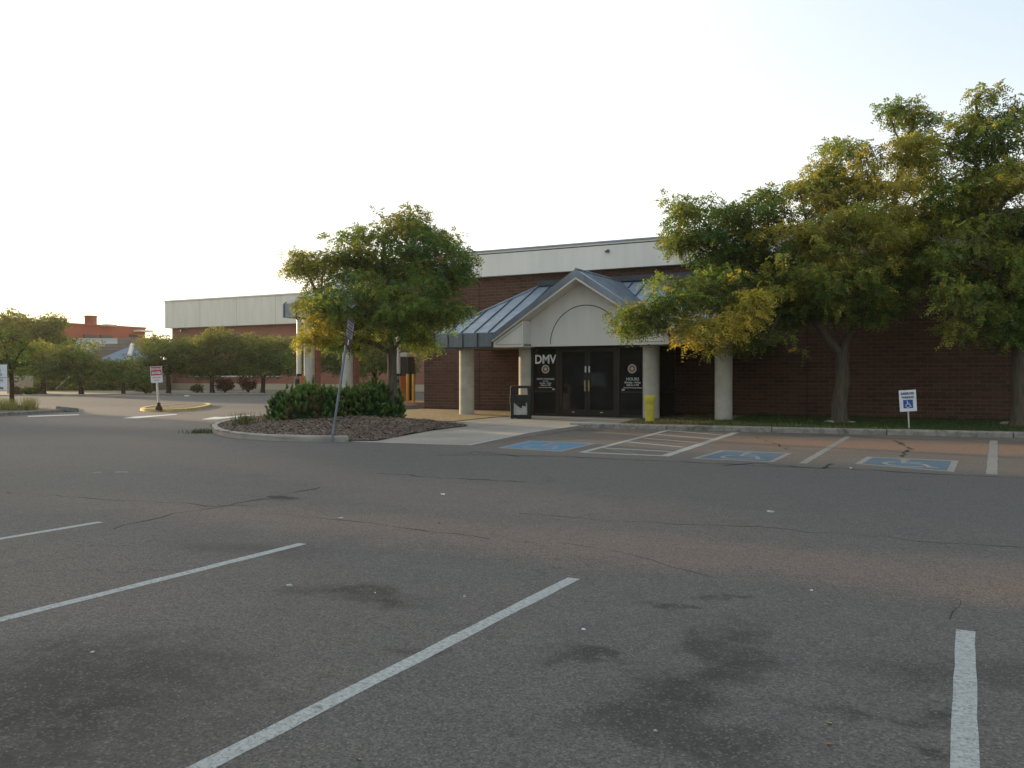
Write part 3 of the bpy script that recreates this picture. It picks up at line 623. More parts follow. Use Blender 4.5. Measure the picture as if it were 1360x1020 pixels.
ty = MB(); ty.prism([(-14.62, T0, 2.73), (-10.28, T0, 2.73), (-10.28, T0, 3.74), (XC, T0, 5.17), (-14.62, T0, 3.74)], (0, .15, 0))
tyo = ty.build('gable_face', M['stucco_w'], bd)
ar = MB(); thick(ar, [(-12.37 + 1.42 * math.cos(a), 2.80 + 1.42 * math.sin(a)) for a in [math.pi * i / 32 for i in range(33)]], .03, lambda x, y: (x, T0 - .004, y), None); ar.build('arch_joint', M['dark'], tyo)
for s_ in (-1, 1):
    bx = MB(); q = lambda dx: XC + s_ * dx
    bx.prism([(q(2.17), F0 - .02, 2.71), (q(3.44), F0 - .02, 2.71), (q(3.44), F0 - .02, 2.90), (q(2.17), F0 - .02, 3.69)], (0, .95, 0)); bo = bx.build('gable_return', M['stucco_w'], bd)
    j = MB(); thick(j, [(q(3.3), 2.80), (q(2.22), 2.80), (q(2.22), 3.55), (q(3.3), 2.87), (q(3.3), 2.8)], .02, lambda x, y: (x, F0 - .024, y), None); j.build('panel_joint', M['soffit'], bo)
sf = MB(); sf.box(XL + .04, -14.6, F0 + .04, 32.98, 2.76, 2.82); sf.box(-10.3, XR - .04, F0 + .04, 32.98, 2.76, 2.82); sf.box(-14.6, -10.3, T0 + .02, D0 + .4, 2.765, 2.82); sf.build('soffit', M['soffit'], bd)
def column(x, y, z0, z1, parent, r=.295):
    b = MB(); b.lathe([(r, z0), (r, z1)], (x, y, 0), 36); return b.build('column', M['column'], parent)
for (x, y) in ((-17.42, 28.95), (-15.08, 29.55), (-9.93, 29.25), (-7.33, 29.2)): column(x, y, .05, 2.76, bd)
# glazed entrance
en = MB(); y0_, y1_ = D0 - .05, D0 + .07
for (a, c) in ((-14.78, -14.68), (-13.74, -13.58), (-11.32, -11.17), (-10.28, -10.18)): en.box(a, c, y0_, y1_, .10, 2.74)
for (a, c) in ((-14.68, -13.74), (-11.17, -10.28)): en.box(a, c, y0_ + .01, y1_, .10, .20); en.box(a, c, y0_ + .01, y1_, 1.0, 1.06); en.box(a, c, y0_ + .01, y1_, 2.66, 2.74)
en.box(-13.58, -11.32, y0_ + .01, y1_, 2.62, 2.74)
for y in (31.0, 32.9): en.box(-10.27, -10.19, y, y + .08, .1, 2.74)
en.box(-10.27, -10.19, D0 + .07, 32.98, 1.0, 1.06); en.box(-10.27, -10.19, D0 + .07, 32.98, 2.64, 2.75); en.box(-14.78, -14.70, D0 + .07, 32.98, .1, 2.75)
fro = en.build('entrance_frame', M['bronze'], bd, .006)
for (x0_, x1_, side) in ((-14.68, -13.74, 'L'), (-11.17, -10.28, 'R')):
    b = MB(); b.box(x0_, x1_, D0 - .005, D0 + .005, .2, 1.0); b.box(x0_, x1_, D0 - .005, D0 + .005, 1.06, 2.66); win = b.build('sidelight', M['glass'], bd)
    yy = D0 - .009; cx = (x0_ + x1_) / 2 + (.04 if side == 'L' else .02); t = MB()
    if side == 'L':
        put_text(t, 'DMV', .47, wall_mat(-14.20, yy, 2.24), M['vinyl'], .010, .90)
        for s, z, k in (('DRIVE THROUGH', 1.50, .095), ('Monday - Friday', 1.345, .075), ('8:00 to 5 PM', 1.265, .08), ('Closed Weekends and Holidays', 1.18, .045), ('Now Open', 1.42, .05)): put_text(t, s, k, wall_mat(cx - .02, yy, z), M['vinyl_dim'], .002)
    else:
        for s, z, k in (('HOURS', 1.50, .15), ('Monday - Friday', 1.38, .095), ('8:00 to 5 PM', 1.285, .09), ('Closed Weekends and Holidays', 1.19, .055)): put_text(t, s, k, wall_mat(cx + .02, yy, z), M['vinyl_dim'], .003)
    t.build('lettering', M['vinyl'], win)
    e = MB(); mp = lambda x, y: (cx - (.02 if side == 'L' else 0) + x, yy, 1.88 + y)
    disc(e, 0, 0, .165, mp, M['seal'], 28, .118); disc(e, 0, 0, .118, mp, M['seal_b'], 28, .095); disc(e, 0, 0, .062, mp, M['seal'], 12)
    for k in range(9):
        a = 2 * math.pi * k / 9; thick(e, [(.04 * math.cos(a), .04 * math.sin(a)), (.088 * math.cos(a + .15), .088 * math.sin(a + .15))], .02, mp, M['seal'])
    e.build('round_seal', M['seal'], win)
    e = MB(); e.box(*((x1_ - .16, x1_ - .06) if side == 'L' else (x0_ + .07, x0_ + .18)), D0 - .012, D0 - .006, 1.09, 1.14); e.build('sticker', M['vinyl_dim'], win)
for s_ in (-1, 1):
    xa, xb = (XC - 1.13, XC - .006) if s_ < 0 else (XC + .006, XC + 1.13)
    d = MB(); ya, yb = D0 - .035, D0 + .035
    d.box(xa, xa + .10, ya, yb, .12, 2.61); d.box(xb - .10, xb, ya, yb, .12, 2.61); d.box(xa + .10, xb - .10, ya + .002, yb, .12, .36); d.box(xa + .10, xb - .10, ya + .002, yb, 2.52, 2.61)
    do = d.build('door', M['bronze'], bd, .004)
    p = MB(); p.box(xa + .1, xb - .1, D0 - .004, D0 + .004, .36, 2.52); p.build('door_glass', M['glass'], do)
    hx = XC + s_ * .075; hb = MB(); hb.box(hx - .035, hx + .035, ya - .05, ya - .03, 1.05, 1.46); hb.tube([(hx, ya, 1.1), (hx, ya - .035, 1.1)], .015, 8); hb.tube([(hx, ya, 1.41), (hx, ya - .035, 1.41)], .015, 8); hb.build('door_handle', M['brass'], do, .005)
    hb = MB(); hb.box(hx - .03, hx + .03, ya - .004, ya - .001, 1.75, 1.98); hb.build('sticker', M['vinyl_dim'], do)
    hb = MB(); hb.box((xa + xb) / 2 - .05, (xa + xb) / 2 + .05, ya - .006, ya - .001, .255, .285); hb.build('sticker', M['vinyl_dim'], do)
b = MB(); b.box(-10.235, -10.225, D0 + .07, 31, .1, 2.64); b.box(-10.235, -10.225, 31.08, 32.9, .1, 2.64); b.build('side_glass', M['glass'], bd)
b = MB(); b.box(-14.7, -10.3, 32.5, 32.6, .1, 2.75); b.box(-14.7, -10.3, D0 + .1, 32.5, .10, .12); b.build('vestibule', M['dark'], bd)

# ------------------------------------------------------------------ drive-through lane canopy and its kit
DY = 37.6
def PX(u, v, Y):
    X, Yr, Z = ray(u, v); t = Y / Yr; return (X * t, EYE + Z * t)
cL = PX(376, 422, DY - .9)[0]; ez = PX(376, 422, DY - .9)[1]; ezt = PX(376, 404.5, DY - .9)[1]
dc = empty('drive_through_canopy', (-27, DY, 0), 'blue metal hipped canopy over the drive-through lane on pale round columns behind the island tree', 'canopy')
yF, yB, xR = DY - .9, DY + 6.0, -22.55
b = MB(); rz = ezt + 2.3; ym = (yF + yB) / 2
b.prism([(cL, yF, ezt), (xR, yF, ezt), (xR, ym, rz), (cL + 3.4, ym, rz)], (0, 0, .05)); b.prism([(cL, yF, ezt), (cL + 3.4, ym, rz), (cL, yB, ezt)], (0, 0, .05)); b.prism([(cL, yB, ezt), (cL + 3.4, ym, rz), (xR, ym, rz), (xR, yB, ezt)], (0, 0, .05))
ro = b.build('roof', M['roof_metal'], dc); sm = MB()
for i in range(12):
    x = cL + .12 + i * .9
    if x > xR: break
    t = min(1, (x - cL) / 3.4); sm.tube([(x, yF - .02, ezt + .06), (x, yF + (ym - yF) * t, ezt + (rz - ezt) * t + .06)], .03, 4, None, False); sm.box(x - .02, x + .02, yF - .06, yF - .03, ez, ezt)
sm.build('seam', M['seam'], ro)
b = MB(); b.box(cL, xR, yF - .03, yF + .05, ez, ezt + .04); b.box(cL, cL + .06, yF + .05, yB, ez, ezt + .04); b.box(cL + .06, xR, yF + .05, yB, ez + .03, ez + .09); b.build('eave_band', M['roof_trim'], dc)
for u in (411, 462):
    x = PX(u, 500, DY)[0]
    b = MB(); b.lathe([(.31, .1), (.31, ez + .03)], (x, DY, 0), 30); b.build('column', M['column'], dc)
    b = MB(); b.box(x + .10, x + .36, DY + .15, DY + .55, .1, ez + .03); b.build('brown_side_strip', M['brick_far'], dc)  # brown box added to give the column its brown right side
isl2 = MB(); isl2.ground([(-33.2, 36.3), (-22.2, 36.3), (-22.2, 38.4), (-33.2, 38.4)], -.02, .28); struct(isl2.build('drive_through_island', M['kerb']))
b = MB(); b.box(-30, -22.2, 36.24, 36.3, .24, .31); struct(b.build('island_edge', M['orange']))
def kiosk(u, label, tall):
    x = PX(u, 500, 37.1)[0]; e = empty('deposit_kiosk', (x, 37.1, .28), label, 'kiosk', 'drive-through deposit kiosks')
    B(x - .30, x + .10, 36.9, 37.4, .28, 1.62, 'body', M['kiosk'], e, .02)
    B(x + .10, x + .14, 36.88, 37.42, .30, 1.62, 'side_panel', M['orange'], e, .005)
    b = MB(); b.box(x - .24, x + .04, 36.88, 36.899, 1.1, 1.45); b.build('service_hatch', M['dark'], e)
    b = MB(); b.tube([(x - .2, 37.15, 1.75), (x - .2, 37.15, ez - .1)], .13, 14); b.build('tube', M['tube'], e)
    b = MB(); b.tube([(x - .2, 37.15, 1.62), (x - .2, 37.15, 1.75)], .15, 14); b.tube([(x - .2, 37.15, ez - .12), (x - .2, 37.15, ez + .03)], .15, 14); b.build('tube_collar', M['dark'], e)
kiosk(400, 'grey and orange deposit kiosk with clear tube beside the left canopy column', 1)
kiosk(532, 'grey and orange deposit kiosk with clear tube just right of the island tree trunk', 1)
for u, lab in ((541.5, 'thin yellow bollard nearest the orange kiosk'), (549, 'thin yellow bollard nearest the brick corner of the office')):
    x = PX(u, 500, 37.0)[0]; b = MB(); b.tube([(x, 37.0, .28), (x, 37.0, 1.70), (x, 37.0, 1.74)], [.085, .085, .05], 12); tag(b.build('bollard', M['bollard']), lab, 'bollard', 'yellow bollards in the drive-through')
x, _ = PX(538, 490, 39.6); e = empty('teller_booth', (x, 39.6, 0), 'dark teller booth with pale cap behind the yellow bollards', 'booth')
B(x - .25, x + .35, 39.4, 40.1, .0, 2.7, 'cabinet', M['bin_black'], e, .02); B(x - .55, x + .35, 39.3, 40.15, 2.7, 2.95, 'cap', M['stucco'], e, .05)

# ------------------------------------------------------------------ far buildings
FY = 74.0
x0_, zt = PX(219, 401, FY); _, zb = PX(219, 436, FY); xb, _ = PX(226, 436, FY + .6)
fb = empty('warehouse', (x0_, FY, 0), 'large salmon brick warehouse with tall cream upper band beyond the row of trees', 'building')
b = MB(); b.box(xb, 10, FY + .9, FY + 50, 0, zb); b.build('wall', M['brick_far'], fb)
b = MB(); b.box(xb - .05, 10, FY + .82, FY + .9, 0, .75); b.build('plinth', M['beige'], fb)
b = MB(); b.box(x0_, 10, FY, FY + 51, zb, zt); fo = b.build('upper_band', M['stucco_far'], fb)
b = MB(); b.box(x0_ - .1, 10, FY - .1, FY + 51.1, zt, zt + .15); b.build('coping', M['stucco_w'], fb)
b = MB()
for i in range(1, 14): b.box(x0_ + i * 6.1, x0_ + i * 6.1 + .05, FY - .004, FY + .01, zb, zt)
b.build('panel_joint', M['beige'], fo)
(wx0, wz), (wx1, _) = PX(252, 499, FY + .8), PX(372, 499, FY + .8)
b = MB(); b.box(wx0, wx1, FY + .84, FY + .9, wz, wz + 1.5); wi = b.build('window_band', M['glass'], fb)
b = MB(); b.box(wx0 - .1, wx1 + .1, FY + .75, FY + .9, wz - .15, wz); b.build('sill', M['stucco_w'], wi)
xc, zc = PX(240, 438.5, FY + .5); b = MB(); b.box(xc - .35, xc + .25, FY + .5, FY + .9, zc - .1, zc + .25); b.tube([(xc, FY + .6, zc), (xc + .35, FY + .3, zc - .25)], .14, 8); b.build('wall_light', M['kiosk'], fb)

# red plastered building with round vent stack: its long side runs away from the viewer
rb0 = D(193, 437, 125); RX = rb0.x
rbd = empty('red_building', (RX, rb0.y, 0), 'red plastered building with round roof stack beyond the yellowish trees', 'building')
yn = None
X_, Y_, Z_ = ray(45, 430); yn = RX / X_ * Y_
b = MB(); b.box(RX - 30, RX, yn, rb0.y, 0, rb0.z); b.build('wall', M['red_wall'], rbd)
b = MB(); b.box(RX - 30.1, RX + .12, yn - .1, rb0.y + .1, rb0.z, rb0.z + .25); b.build('coping', M['red_wall'], rbd)
p = D(127, 433, 114); b = MB(); b.lathe([(.75, rb0.z), (.75, D(127, 420.5, 114).z), (.8, D(127, 420.5, 114).z), (.8, D(127, 419, 114).z)], (p.x - 1, p.y, 0), 20); b.build('vent_stack', M['red_wall'], rbd)
p = D(154, 432, 118); b = MB(); b.box(p.x - 2, p.x - .8, p.y - .8, p.y + .8, rb0.z, D(154, 430.5, 118).z); b.build('rooftop_unit', M['beige'], rbd, .05)
b = MB(); p = D(190, 441, 124); b.box(p.x - 1, p.x + 1.0, p.y - 1.2, p.y + .9, p.z, p.z + .25); b.build('canopy_slab', M['stucco_far'], rbd)
p = D(183, 457, 123); b = MB(); b.box(RX - .02, RX + .05, p.y - .9, p.y + .7, p.z - 1, p.z + 1.4); b.build('window', M['glass'], rbd)
b = MB()
for u, v in ((119, 447.5), (141, 448)):
    p = D(u, v, 116); X_, Y_, Z_ = ray(u, v); t = RX / X_; b.box(RX - .02, RX + .3, Y_ * t - 1, Y_ * t + 1, EYE + Z_ * t - .2, EYE + Z_ * t + .3)
b.build('awning', M['kiosk'], rbd)
def screen_box(u0, u1, v0, v1, d, dep, m, name, parent=None, zbase=None):
    a = D(u0, v0, d); c = D(u1, v1, d); mb = MB(); z1 = a.z; z0 = c.z if zbase is None else zbase
    o1, o2 = Vector((a.x, a.y, 0)), Vector((c.x, c.y, 0)); off = VIEW * dep
    mb.ground([(o1.x, o1.y), (o2.x, o2.y), (o2.x + off.x, o2.y + off.y), (o1.x + off.x, o1.y + off.y)], z0, z1); return mb.build(name, m, parent)
p = D(130, 520, 112); ww = empty('white_wall_building', (p.x, p.y, 0), 'low white walled building in front of the red one', 'building')
screen_box(98, 156, 450, 470, 112, 4, M['white_wall'], 'wall', ww, 0); screen_box(176, 180.5, 448, 470, 108, 1, M['white_wall'], 'pier', ww, 0)
screen_box(97.5, 156.5, 449.2, 450, 111.9, 4.2, M['stucco_far'], 'coping', ww)
p = D(160, 520, 106); gb = empty('block_building', (p.x, p.y, 0), 'grey block building with stepped parapet above a blue roof', 'building')
b = MB(); pts = [(126, 478), (126, 464.5), (133, 464.5), (133, 460), (140, 460), (140, 456.5), (156, 456.5), (156, 449), (160, 449), (160, 447.8), (165, 447.8), (165, 448.8), (170, 448.8), (170, 447.6), (175, 447.6), (175, 478)]
b.prism([D(u, v, 106) for u, v in pts], VIEW * 5); b.build('stepped_wall', M['block'], gb); screen_box(126, 209, 478, 522, 106.3, 9, M['block'], 'wall', gb, 0)
rfb = MB(); A1, A2, A3, A4 = D(121, 483, 98), D(215, 483, 98), D(207, 459.5, 105), D(176, 460, 105)
rfb.prism([A1, A2, A3, A4], (0, 0, .15)); rr_ = rfb.build('blue_roof', M['roof_blue'], gb)
rfb = MB(); rfb.tube([A4 + Vector((0, 0, .2)), D(170, 483, 98) + Vector((0, 0, .2))], .3, 5); rfb.build('hip_cap', M['stucco_far'], rr_)
p = D(18, 515, 78); tag(screen_box(9, 28, 499, 516, 78, 2, M['beige'], 'low_wall', None, 0), 'small beige wall end behind the shrubs at far left', 'wall')
a, c = D(75, 516, 76), D(92, 500.5, 72); b = MB(); b.tube([a, D(84, 508, 74), c], [.07, .07, .06], 6); tag(b.build('fallen_pole', M['pole_white']), 'thin pale leaning pole among the background trees', 'pole')

# ------------------------------------------------------------------ median strip behind the far lane
med = [G(-60, 526.5), G(60, 525.6), G(200, 524.2), G(400, 523.2)]
g = MB(); g.sheet(med + [G(400, 517.2), G(200, 518.4), G(60, 519.5), G(-60, 520)], .05); struct(g.build('median_strip', M['dirt']))
profile_kerb(med, .25, .10, 'kerb', 'kerb', 1)
g = MB(); g.sheet([G(-60, 517.8), G(60, 517.2), G(400, 515), G(400, 513.8), G(60, 515), G(-60, 515.4)], .02); struct(g.build('far_road', M['concrete']))

# ------------------------------------------------------------------ trees
def sprays(clumps, per, fl, lw, ll, seed, pairs=5, droop=.5):
    """pinnate sprays of small leaflets around clump centres; clumps: rows x,y,z,rx,ry,rz,yellow"""
    r = np.random.RandomState(seed); Vs = []; Ts = []
    for c in clumps:
        n = max(6, int(per * (c[3] * c[4] / .25)))
        d = r.normal(0, 1, (n, 3)); d /= np.linalg.norm(d, axis=1)[:, None]; rad = r.uniform(0, 1, n) ** .45
        pos = c[:3] + d * rad[:, None] * c[3:6]
        dr = d * np.array([1, 1, .45]) + r.normal(0, .45, (n, 3)); dr[:, 2] -= droop * r.uniform(0, 1, n); dr /= np.linalg.norm(dr, axis=1)[:, None]
        L = fl * r.uniform(.6, 1.2, n); up = r.normal(0, .5, (n, 3)) + np.array([0, 0, 1.0]); side = np.cross(dr, up); side /= np.linalg.norm(side, axis=1)[:, None] + 1e-9
        nrm = np.cross(side, dr); t1 = np.clip(r.normal(.4, .2, n) + r.normal(0, .28), 0, 1); t2 = np.clip(c[6] * r.uniform(.5, 1.4, n) + (r.uniform(0, 1, n) < .03) * .6, 0, 1)
        for k in range(pairs):
            f = (k + .6) / pairs; base = pos + dr * (L * f)[:, None] + np.array([0, 0, -1.0]) * (L * f * f * .35 * droop * 2)[:, None]
            for s_ in (-1, 1):
                ld = side * s_ * .85 + dr * .5 + r.normal(0, .22, (n, 3)); ld[:, 2] -= .2; ld /= np.linalg.norm(ld, axis=1)[:, None]
                wd = np.cross(ld, nrm + r.normal(0, .5, (n, 3))); wd /= np.linalg.norm(wd, axis=1)[:, None] + 1e-9
                l_ = (ll * (1.1 - .5 * f) * r.uniform(.75, 1.2, n))[:, None]; w_ = (lw * r.uniform(.8, 1.2, n))[:, None]
                Vs.append(np.stack([base, base + ld * l_ * .5 + wd * w_ * .5, base + ld * l_, base + ld * l_ * .5 - wd * w_ * .5], 1)); Ts.append(np.stack([t1, t2], 1))
    return np.concatenate(Vs), np.concatenate(Ts)

def tree(name, base, blobs, label, cat='tree', group=None, trunk_r=.2, fork=2.2, leafmat='locust', barkmat='bark', per=42, fl=.32, lw=.046, ll=.115, seed=1, sub=7, csize=.50, d=None, pairs=5, droop=.5, spread=1.0, flat=.33):
    """blobs: (u, v, ru, rv, depth offset, yellow); every blob becomes a limb with sub-branches and clumps of foliage"""
    r = random.Random(seed); bx, by = base[0], base[1]; bz = base[2] if len(base) > 2 else .1; d = d or fwd(bx, by); e = empty(name, (bx, by, bz), label, cat, group)
    tb = MB(); k = d / F_; fk = Vector((bx, by, bz)) + Vector((r.uniform(-.1, .1), r.uniform(-.1, .1), fork))
    B0 = Vector((bx, by, bz)); fl_ = [1.5, 1.12, 1.0, .94, .9, 1.0]
    pts = [B0 + Vector((0, 0, -.05)), B0 + Vector((0, 0, .12)), B0.lerp(fk, .3) + Vector((r.uniform(-.04, .04), 0, 0)), B0.lerp(fk, .6) + Vector((r.uniform(-.05, .05), 0, 0)), B0.lerp(fk, .85), fk]
    tb.tube(pts, [trunk_r * q for q in fl_], 14); tr = tb.build('trunk', M[barkmat], e)
    br = MB(); cl = []
    cs = sorted([(D(u, v, d + off), ru * k, rv * k, yl) for (u, v, ru, rv, off, yl) in blobs], key=lambda q: (q[0] - fk).length)
    nodes = [(fk, 0.0)]; par = []; ctrl = []
    for (c, a, h, yl) in cs:                              # every limb leaves the nearest limb already grown
        j = min(range(len(nodes)), key=lambda j: (nodes[j][0] - c).length + .55 * nodes[j][1] + (.8 if j == 0 and len(nodes) > 4 else 0) + max(0, nodes[j][0].z - c.z - .3) * .6)
        par.append(j); nodes.append((c, nodes[j][1] + (nodes[j][0] - c).length))
    wt = [1.0] * len(nodes)
    for i in range(len(cs) - 1, -1, -1): wt[par[i]] += wt[i + 1]
    rk_ = lambda n_: trunk_r * .78 * (n_ / wt[0]) ** .5 + .006
    for i, (c, a, h, yl) in enumerate(cs):
        p0 = nodes[par[i]][0]; L = (c - p0).length; r0 = rk_(wt[i + 1]); r1 = rk_(max(.4, wt[i + 1] - 1)); jt = lambda q: Vector((r.gauss(0, q), r.gauss(0, q), r.gauss(0, q)))
        mid = p0.lerp(c, .5) + jt(.06 * L) + Vector((0, 0, .08 * L)); 
        br.tube([p0 - (Vector((0, 0, .15)) if par[i] == 0 else Vector()), p0.lerp(mid, .5) + jt(.03 * L), mid, mid.lerp(c, .5) + jt(.04 * L), c], [r0 * 1.1, r0, r0 * .92, (r0 + r1) / 2, r1], 8 if r0 > .05 else 5, caps=False)
        ns = max(4, int(sub * (a * h) / (csize * csize) * .80 + 3))
        for _ in range(ns):
            wisp = r.random() < .10
            q = Vector((r.gauss(0, 1), r.gauss(0, 1), r.gauss(0, 1))).normalized() * (r.uniform(1.15, 1.5) if wisp else r.random() ** .4)
            pc = c + SIDE * q.x * a + VIEW * q.y * min(a, 1.6) + Vector((0, 0, q.z * h)); st = mid.lerp(c, r.uniform(.2, 1))
            s_ = csize * (r.uniform(.3, .5) if wisp else r.uniform(.5, 1.2)); m2 = st.lerp(pc, .55) + Vector((0, 0, .1))
            br.tube([st, m2, pc], [.016, .011, .005], 4, caps=False)
            cl.append((pc.x, pc.y, pc.z, s_, s_, s_ * flat, max(0, yl + r.gauss(0, .12) if yl > 0 else (0.35 * r.random() if r.random() < .12 else 0))))
    br.build('branches', M[barkmat], e)
    V, T = sprays(np.array(cl), per, fl, lw, ll, seed, pairs, droop)
    quads('crown', V, M[leafmat], T, e); return e, len(V)
tot = 0
t1 = [(548, 292, 28, 14, 0, .25), (515, 308, 50, 18, -.4, .12), (470, 335, 42, 24, .5, .15), (591, 318, 24, 16, .3, 0), (565, 340, 55, 30, -.8, 0), (510, 355, 60, 32, .8, 0), (430, 350, 26, 22, .4, .2), (402, 345, 16, 8, 0, .35), (404, 360, 10, 6, 0, .2),
      (591, 370, 26, 38, 0, 0), (560, 395, 55, 38, -1, 0), (480, 395, 55, 34, -1, 0), (425, 395, 30, 36, .2, .15), (436, 425, 30, 26, -.6, .42), (415, 448, 14, 14, -.4, .4), (582, 425, 28, 26, .4, 0), (520, 430, 55, 22, -.3, 0), (470, 450, 30, 16, 0, .15), (555, 450, 28, 16, .5, .1), (530, 380, 50, 50, 1.6, 0), (390, 340, 10, 4, 0, .3)]
_, n_ = tree('locust_tree', (*G(521, 549, .35), .3), t1, 'round-crowned honey locust growing from the mulch island behind the pines', trunk_r=.17, fork=2.2, seed=11); tot += n_
t2 = [(905, 275, 26, 18, 0, .15), (940, 300, 55, 34, .3, 0), (900, 320, 24, 22, .5, .1), (985, 290, 45, 26, -.3, .1), (1020, 320, 50, 45, .8, 0), (835, 415, 26, 18, -1.2, .05), (870, 425, 34, 24, -1.2, .1), (890, 402, 38, 14, -1.2, .1), (960, 378, 40, 24, -.6, .1), (920, 400, 45, 24, -1, .1), (930, 445, 38, 22, -1.3, .5), (985, 425, 38, 40, -1.5, .65), (1015, 450, 36, 24, -.6, .1), (1040, 410, 50, 36, 0, 0), (900, 375, 30, 14, -1, .2),
      (1070, 290, 50, 45, -.4, .35), (1055, 345, 60, 50, -1, .2), (1120, 200, 26, 16, 0, .2), (1110, 250, 44, 34, .3, .15), (1195, 150, 22, 14, .2, .2), (1180, 150, 10, 10, 0, .1), (1215, 165, 24, 14, .3, .1), (1205, 205, 38, 28, 0, .45), (1170, 250, 55, 38, -.6, .5), (1240, 235, 36, 34, .6, .15), (1130, 300, 65, 50, -1, .3), (1190, 300, 60, 50, .8, .1), (1120, 365, 60, 42, -1.4, .1), (1170, 380, 50, 36, .6, 0), (1085, 395, 44, 30, .9, 0), (1220, 345, 45, 40, 0, .1), (1145, 415, 40, 20, -.5, .1), (1060, 250, 30, 18, .4, .2), (1025, 265, 22, 12, 0, .2), (1250, 290, 40, 34, -.4, .15), (1100, 225, 24, 16, .3, .3), (1150, 205, 20, 14, 0, .2), (1000, 355, 46, 36, .6, 0), (960, 345, 44, 34, .8, 0)]
_, n_ = tree('locust_tree', (*G(1115, 561, .12), .1), t2, 'broad honey locust with a patch of yellow leaves between two stalls beside the porch', trunk_r=.24, fork=2.3, seed=22); tot += n_
t3 = [(1300, 128, 16, 16, 0, .2), (1300, 160, 34, 24, 0, .15), (1262, 195, 14, 8, 0, .2), (1280, 205, 36, 22, .3, .1), (1350, 145, 16, 22, .2, .25), (1330, 190, 50, 30, -.5, .1), (1300, 235, 40, 26, .8, .15), (1350, 245, 50, 40, -.8, .2), (1310, 300, 36, 24, -.6, .15), (1350, 310, 50, 40, .6, 0), (1270, 340, 34, 24, -.6, .2), (1320, 360, 55, 36, -1, .1), (1255, 385, 30, 20, -1, .15), (1290, 400, 45, 24, -.8, .1), (1290, 435, 30, 16, -1, .15), (1350, 400, 45, 36, 0, 0), (1410, 200, 50, 60, 0, .1), (1420, 300, 60, 70, 0, .1), (1410, 390, 50, 50, 0, .1), (1245, 300, 22, 14, .5, .1), (1275, 265, 36, 24, .3, .1), (1300, 270, 40, 24, 1.0, .1), (1340, 440, 40, 20, 0, 0)]
_, n_ = tree('locust_tree', (*G(1354, 566, .12), .1), t3, 'tall honey locust cut off by the right edge of the photo', trunk_r=.24, fork=2.5, seed=33); tot += n_

# shade trees on the median and behind
def far_tree(u, vb, blobs, label, seed, yl=0, **kw):
    base = G(u, vb, .06); bl = [(a, b_, c, e_, random.Random(seed * 7 + i).uniform(-1, 1), y) for i, (a, b_, c, e_, y) in enumerate(blobs)]
    global tot
    args = dict(trunk_r=.20, fork=1.5, leafmat='far_leaf', barkmat='bark_dark', per=26, fl=.4, lw=.12, ll=.2, sub=6, csize=.9, pairs=2, flat=.6); args.update(kw)
    _, n = tree('shade_tree', (*base, .05), bl, label, 'tree', 'shade trees lining the far lane', seed=seed, **args); tot += n
far_tree(58, 523.5, [(42, 478, 22, 14, .1), (62, 468, 24, 13, .5), (78, 482, 20, 14, .25), (55, 492, 28, 11, 0), (75, 497, 20, 8, 0)], 'yellow-tinged shade tree above the low far-left shrubs on the median', 41)
far_tree(108, 523.5, [(95, 472, 24, 13, .15), (118, 466, 22, 10, .2), (104, 484, 32, 14, .1), (130, 484, 20, 14, .15), (84, 492, 20, 11, 0), (112, 497, 30, 8, 0)], 'shade tree with the thickest trunk in front of the white wall', 42)
far_tree(164, 523.5, [(155, 492, 22, 9, 0), (172, 487, 22, 9, .1), (186, 494, 18, 9, 0), (143, 497, 16, 8, .1), (165, 500, 28, 7, 0)], 'low shade tree beneath the blue roof', 43, trunk_r=.15)
far_tree(224, 522, [(212, 466, 24, 11, .15), (238, 460, 24, 11, .15), (226, 476, 34, 14, 0), (200, 480, 22, 12, 0), (252, 478, 20, 13, 0), (215, 491, 34, 9, 0), (190, 490, 16, 9, 0)], 'shade tree directly behind the do not enter sign', 44)
far_tree(282, 521.5, [(268, 456, 26, 12, .2), (285, 446, 18, 8, .3), (306, 462, 26, 14, .1), (285, 474, 40, 16, 0), (258, 480, 24, 14, 0), (312, 484, 26, 12, 0), (285, 491, 36, 9, 0)], 'tallest shade tree in front of the warehouse corner window', 45)
far_tree(349, 521.5, [(345, 455, 28, 11, .2), (370, 458, 22, 12, .2), (352, 472, 42, 15, 0), (328, 480, 24, 14, 0), (378, 480, 22, 15, 0), (355, 490, 38, 10, 0)], 'shade tree left of the drive-through canopy columns', 46)
far_tree(418, 523.5, [(420, 450, 22, 12, .3), (440, 460, 26, 18, .1), (425, 480, 30, 15, 0), (400, 476, 16, 14, 0), (450, 482, 20, 14, 0)], 'shade tree seen between the two canopy columns', 47)
far_tree(498, 526, [(490, 455, 26, 20, .2), (520, 450, 26, 20, .2), (500, 480, 34, 16, 0), (470, 478, 20, 16, .1), (535, 475, 20, 20, 0)], 'shade tree behind the trunk of the island locust', 48)
far_tree(17, 545, [(14, 448, 22, 16, .15), (34, 462, 20, 16, .1), (10, 478, 28, 20, 0), (36, 486, 20, 12, 0), (-25, 465, 24, 30, 0), (-5, 440, 16, 14, .2)], 'dark thin-trunked tree by the drive-through notice at the left edge', 49, trunk_r=.10, fork=1.9, per=16, csize=.6, fl=.3, lw=.08, ll=.14, barkmat='rust')
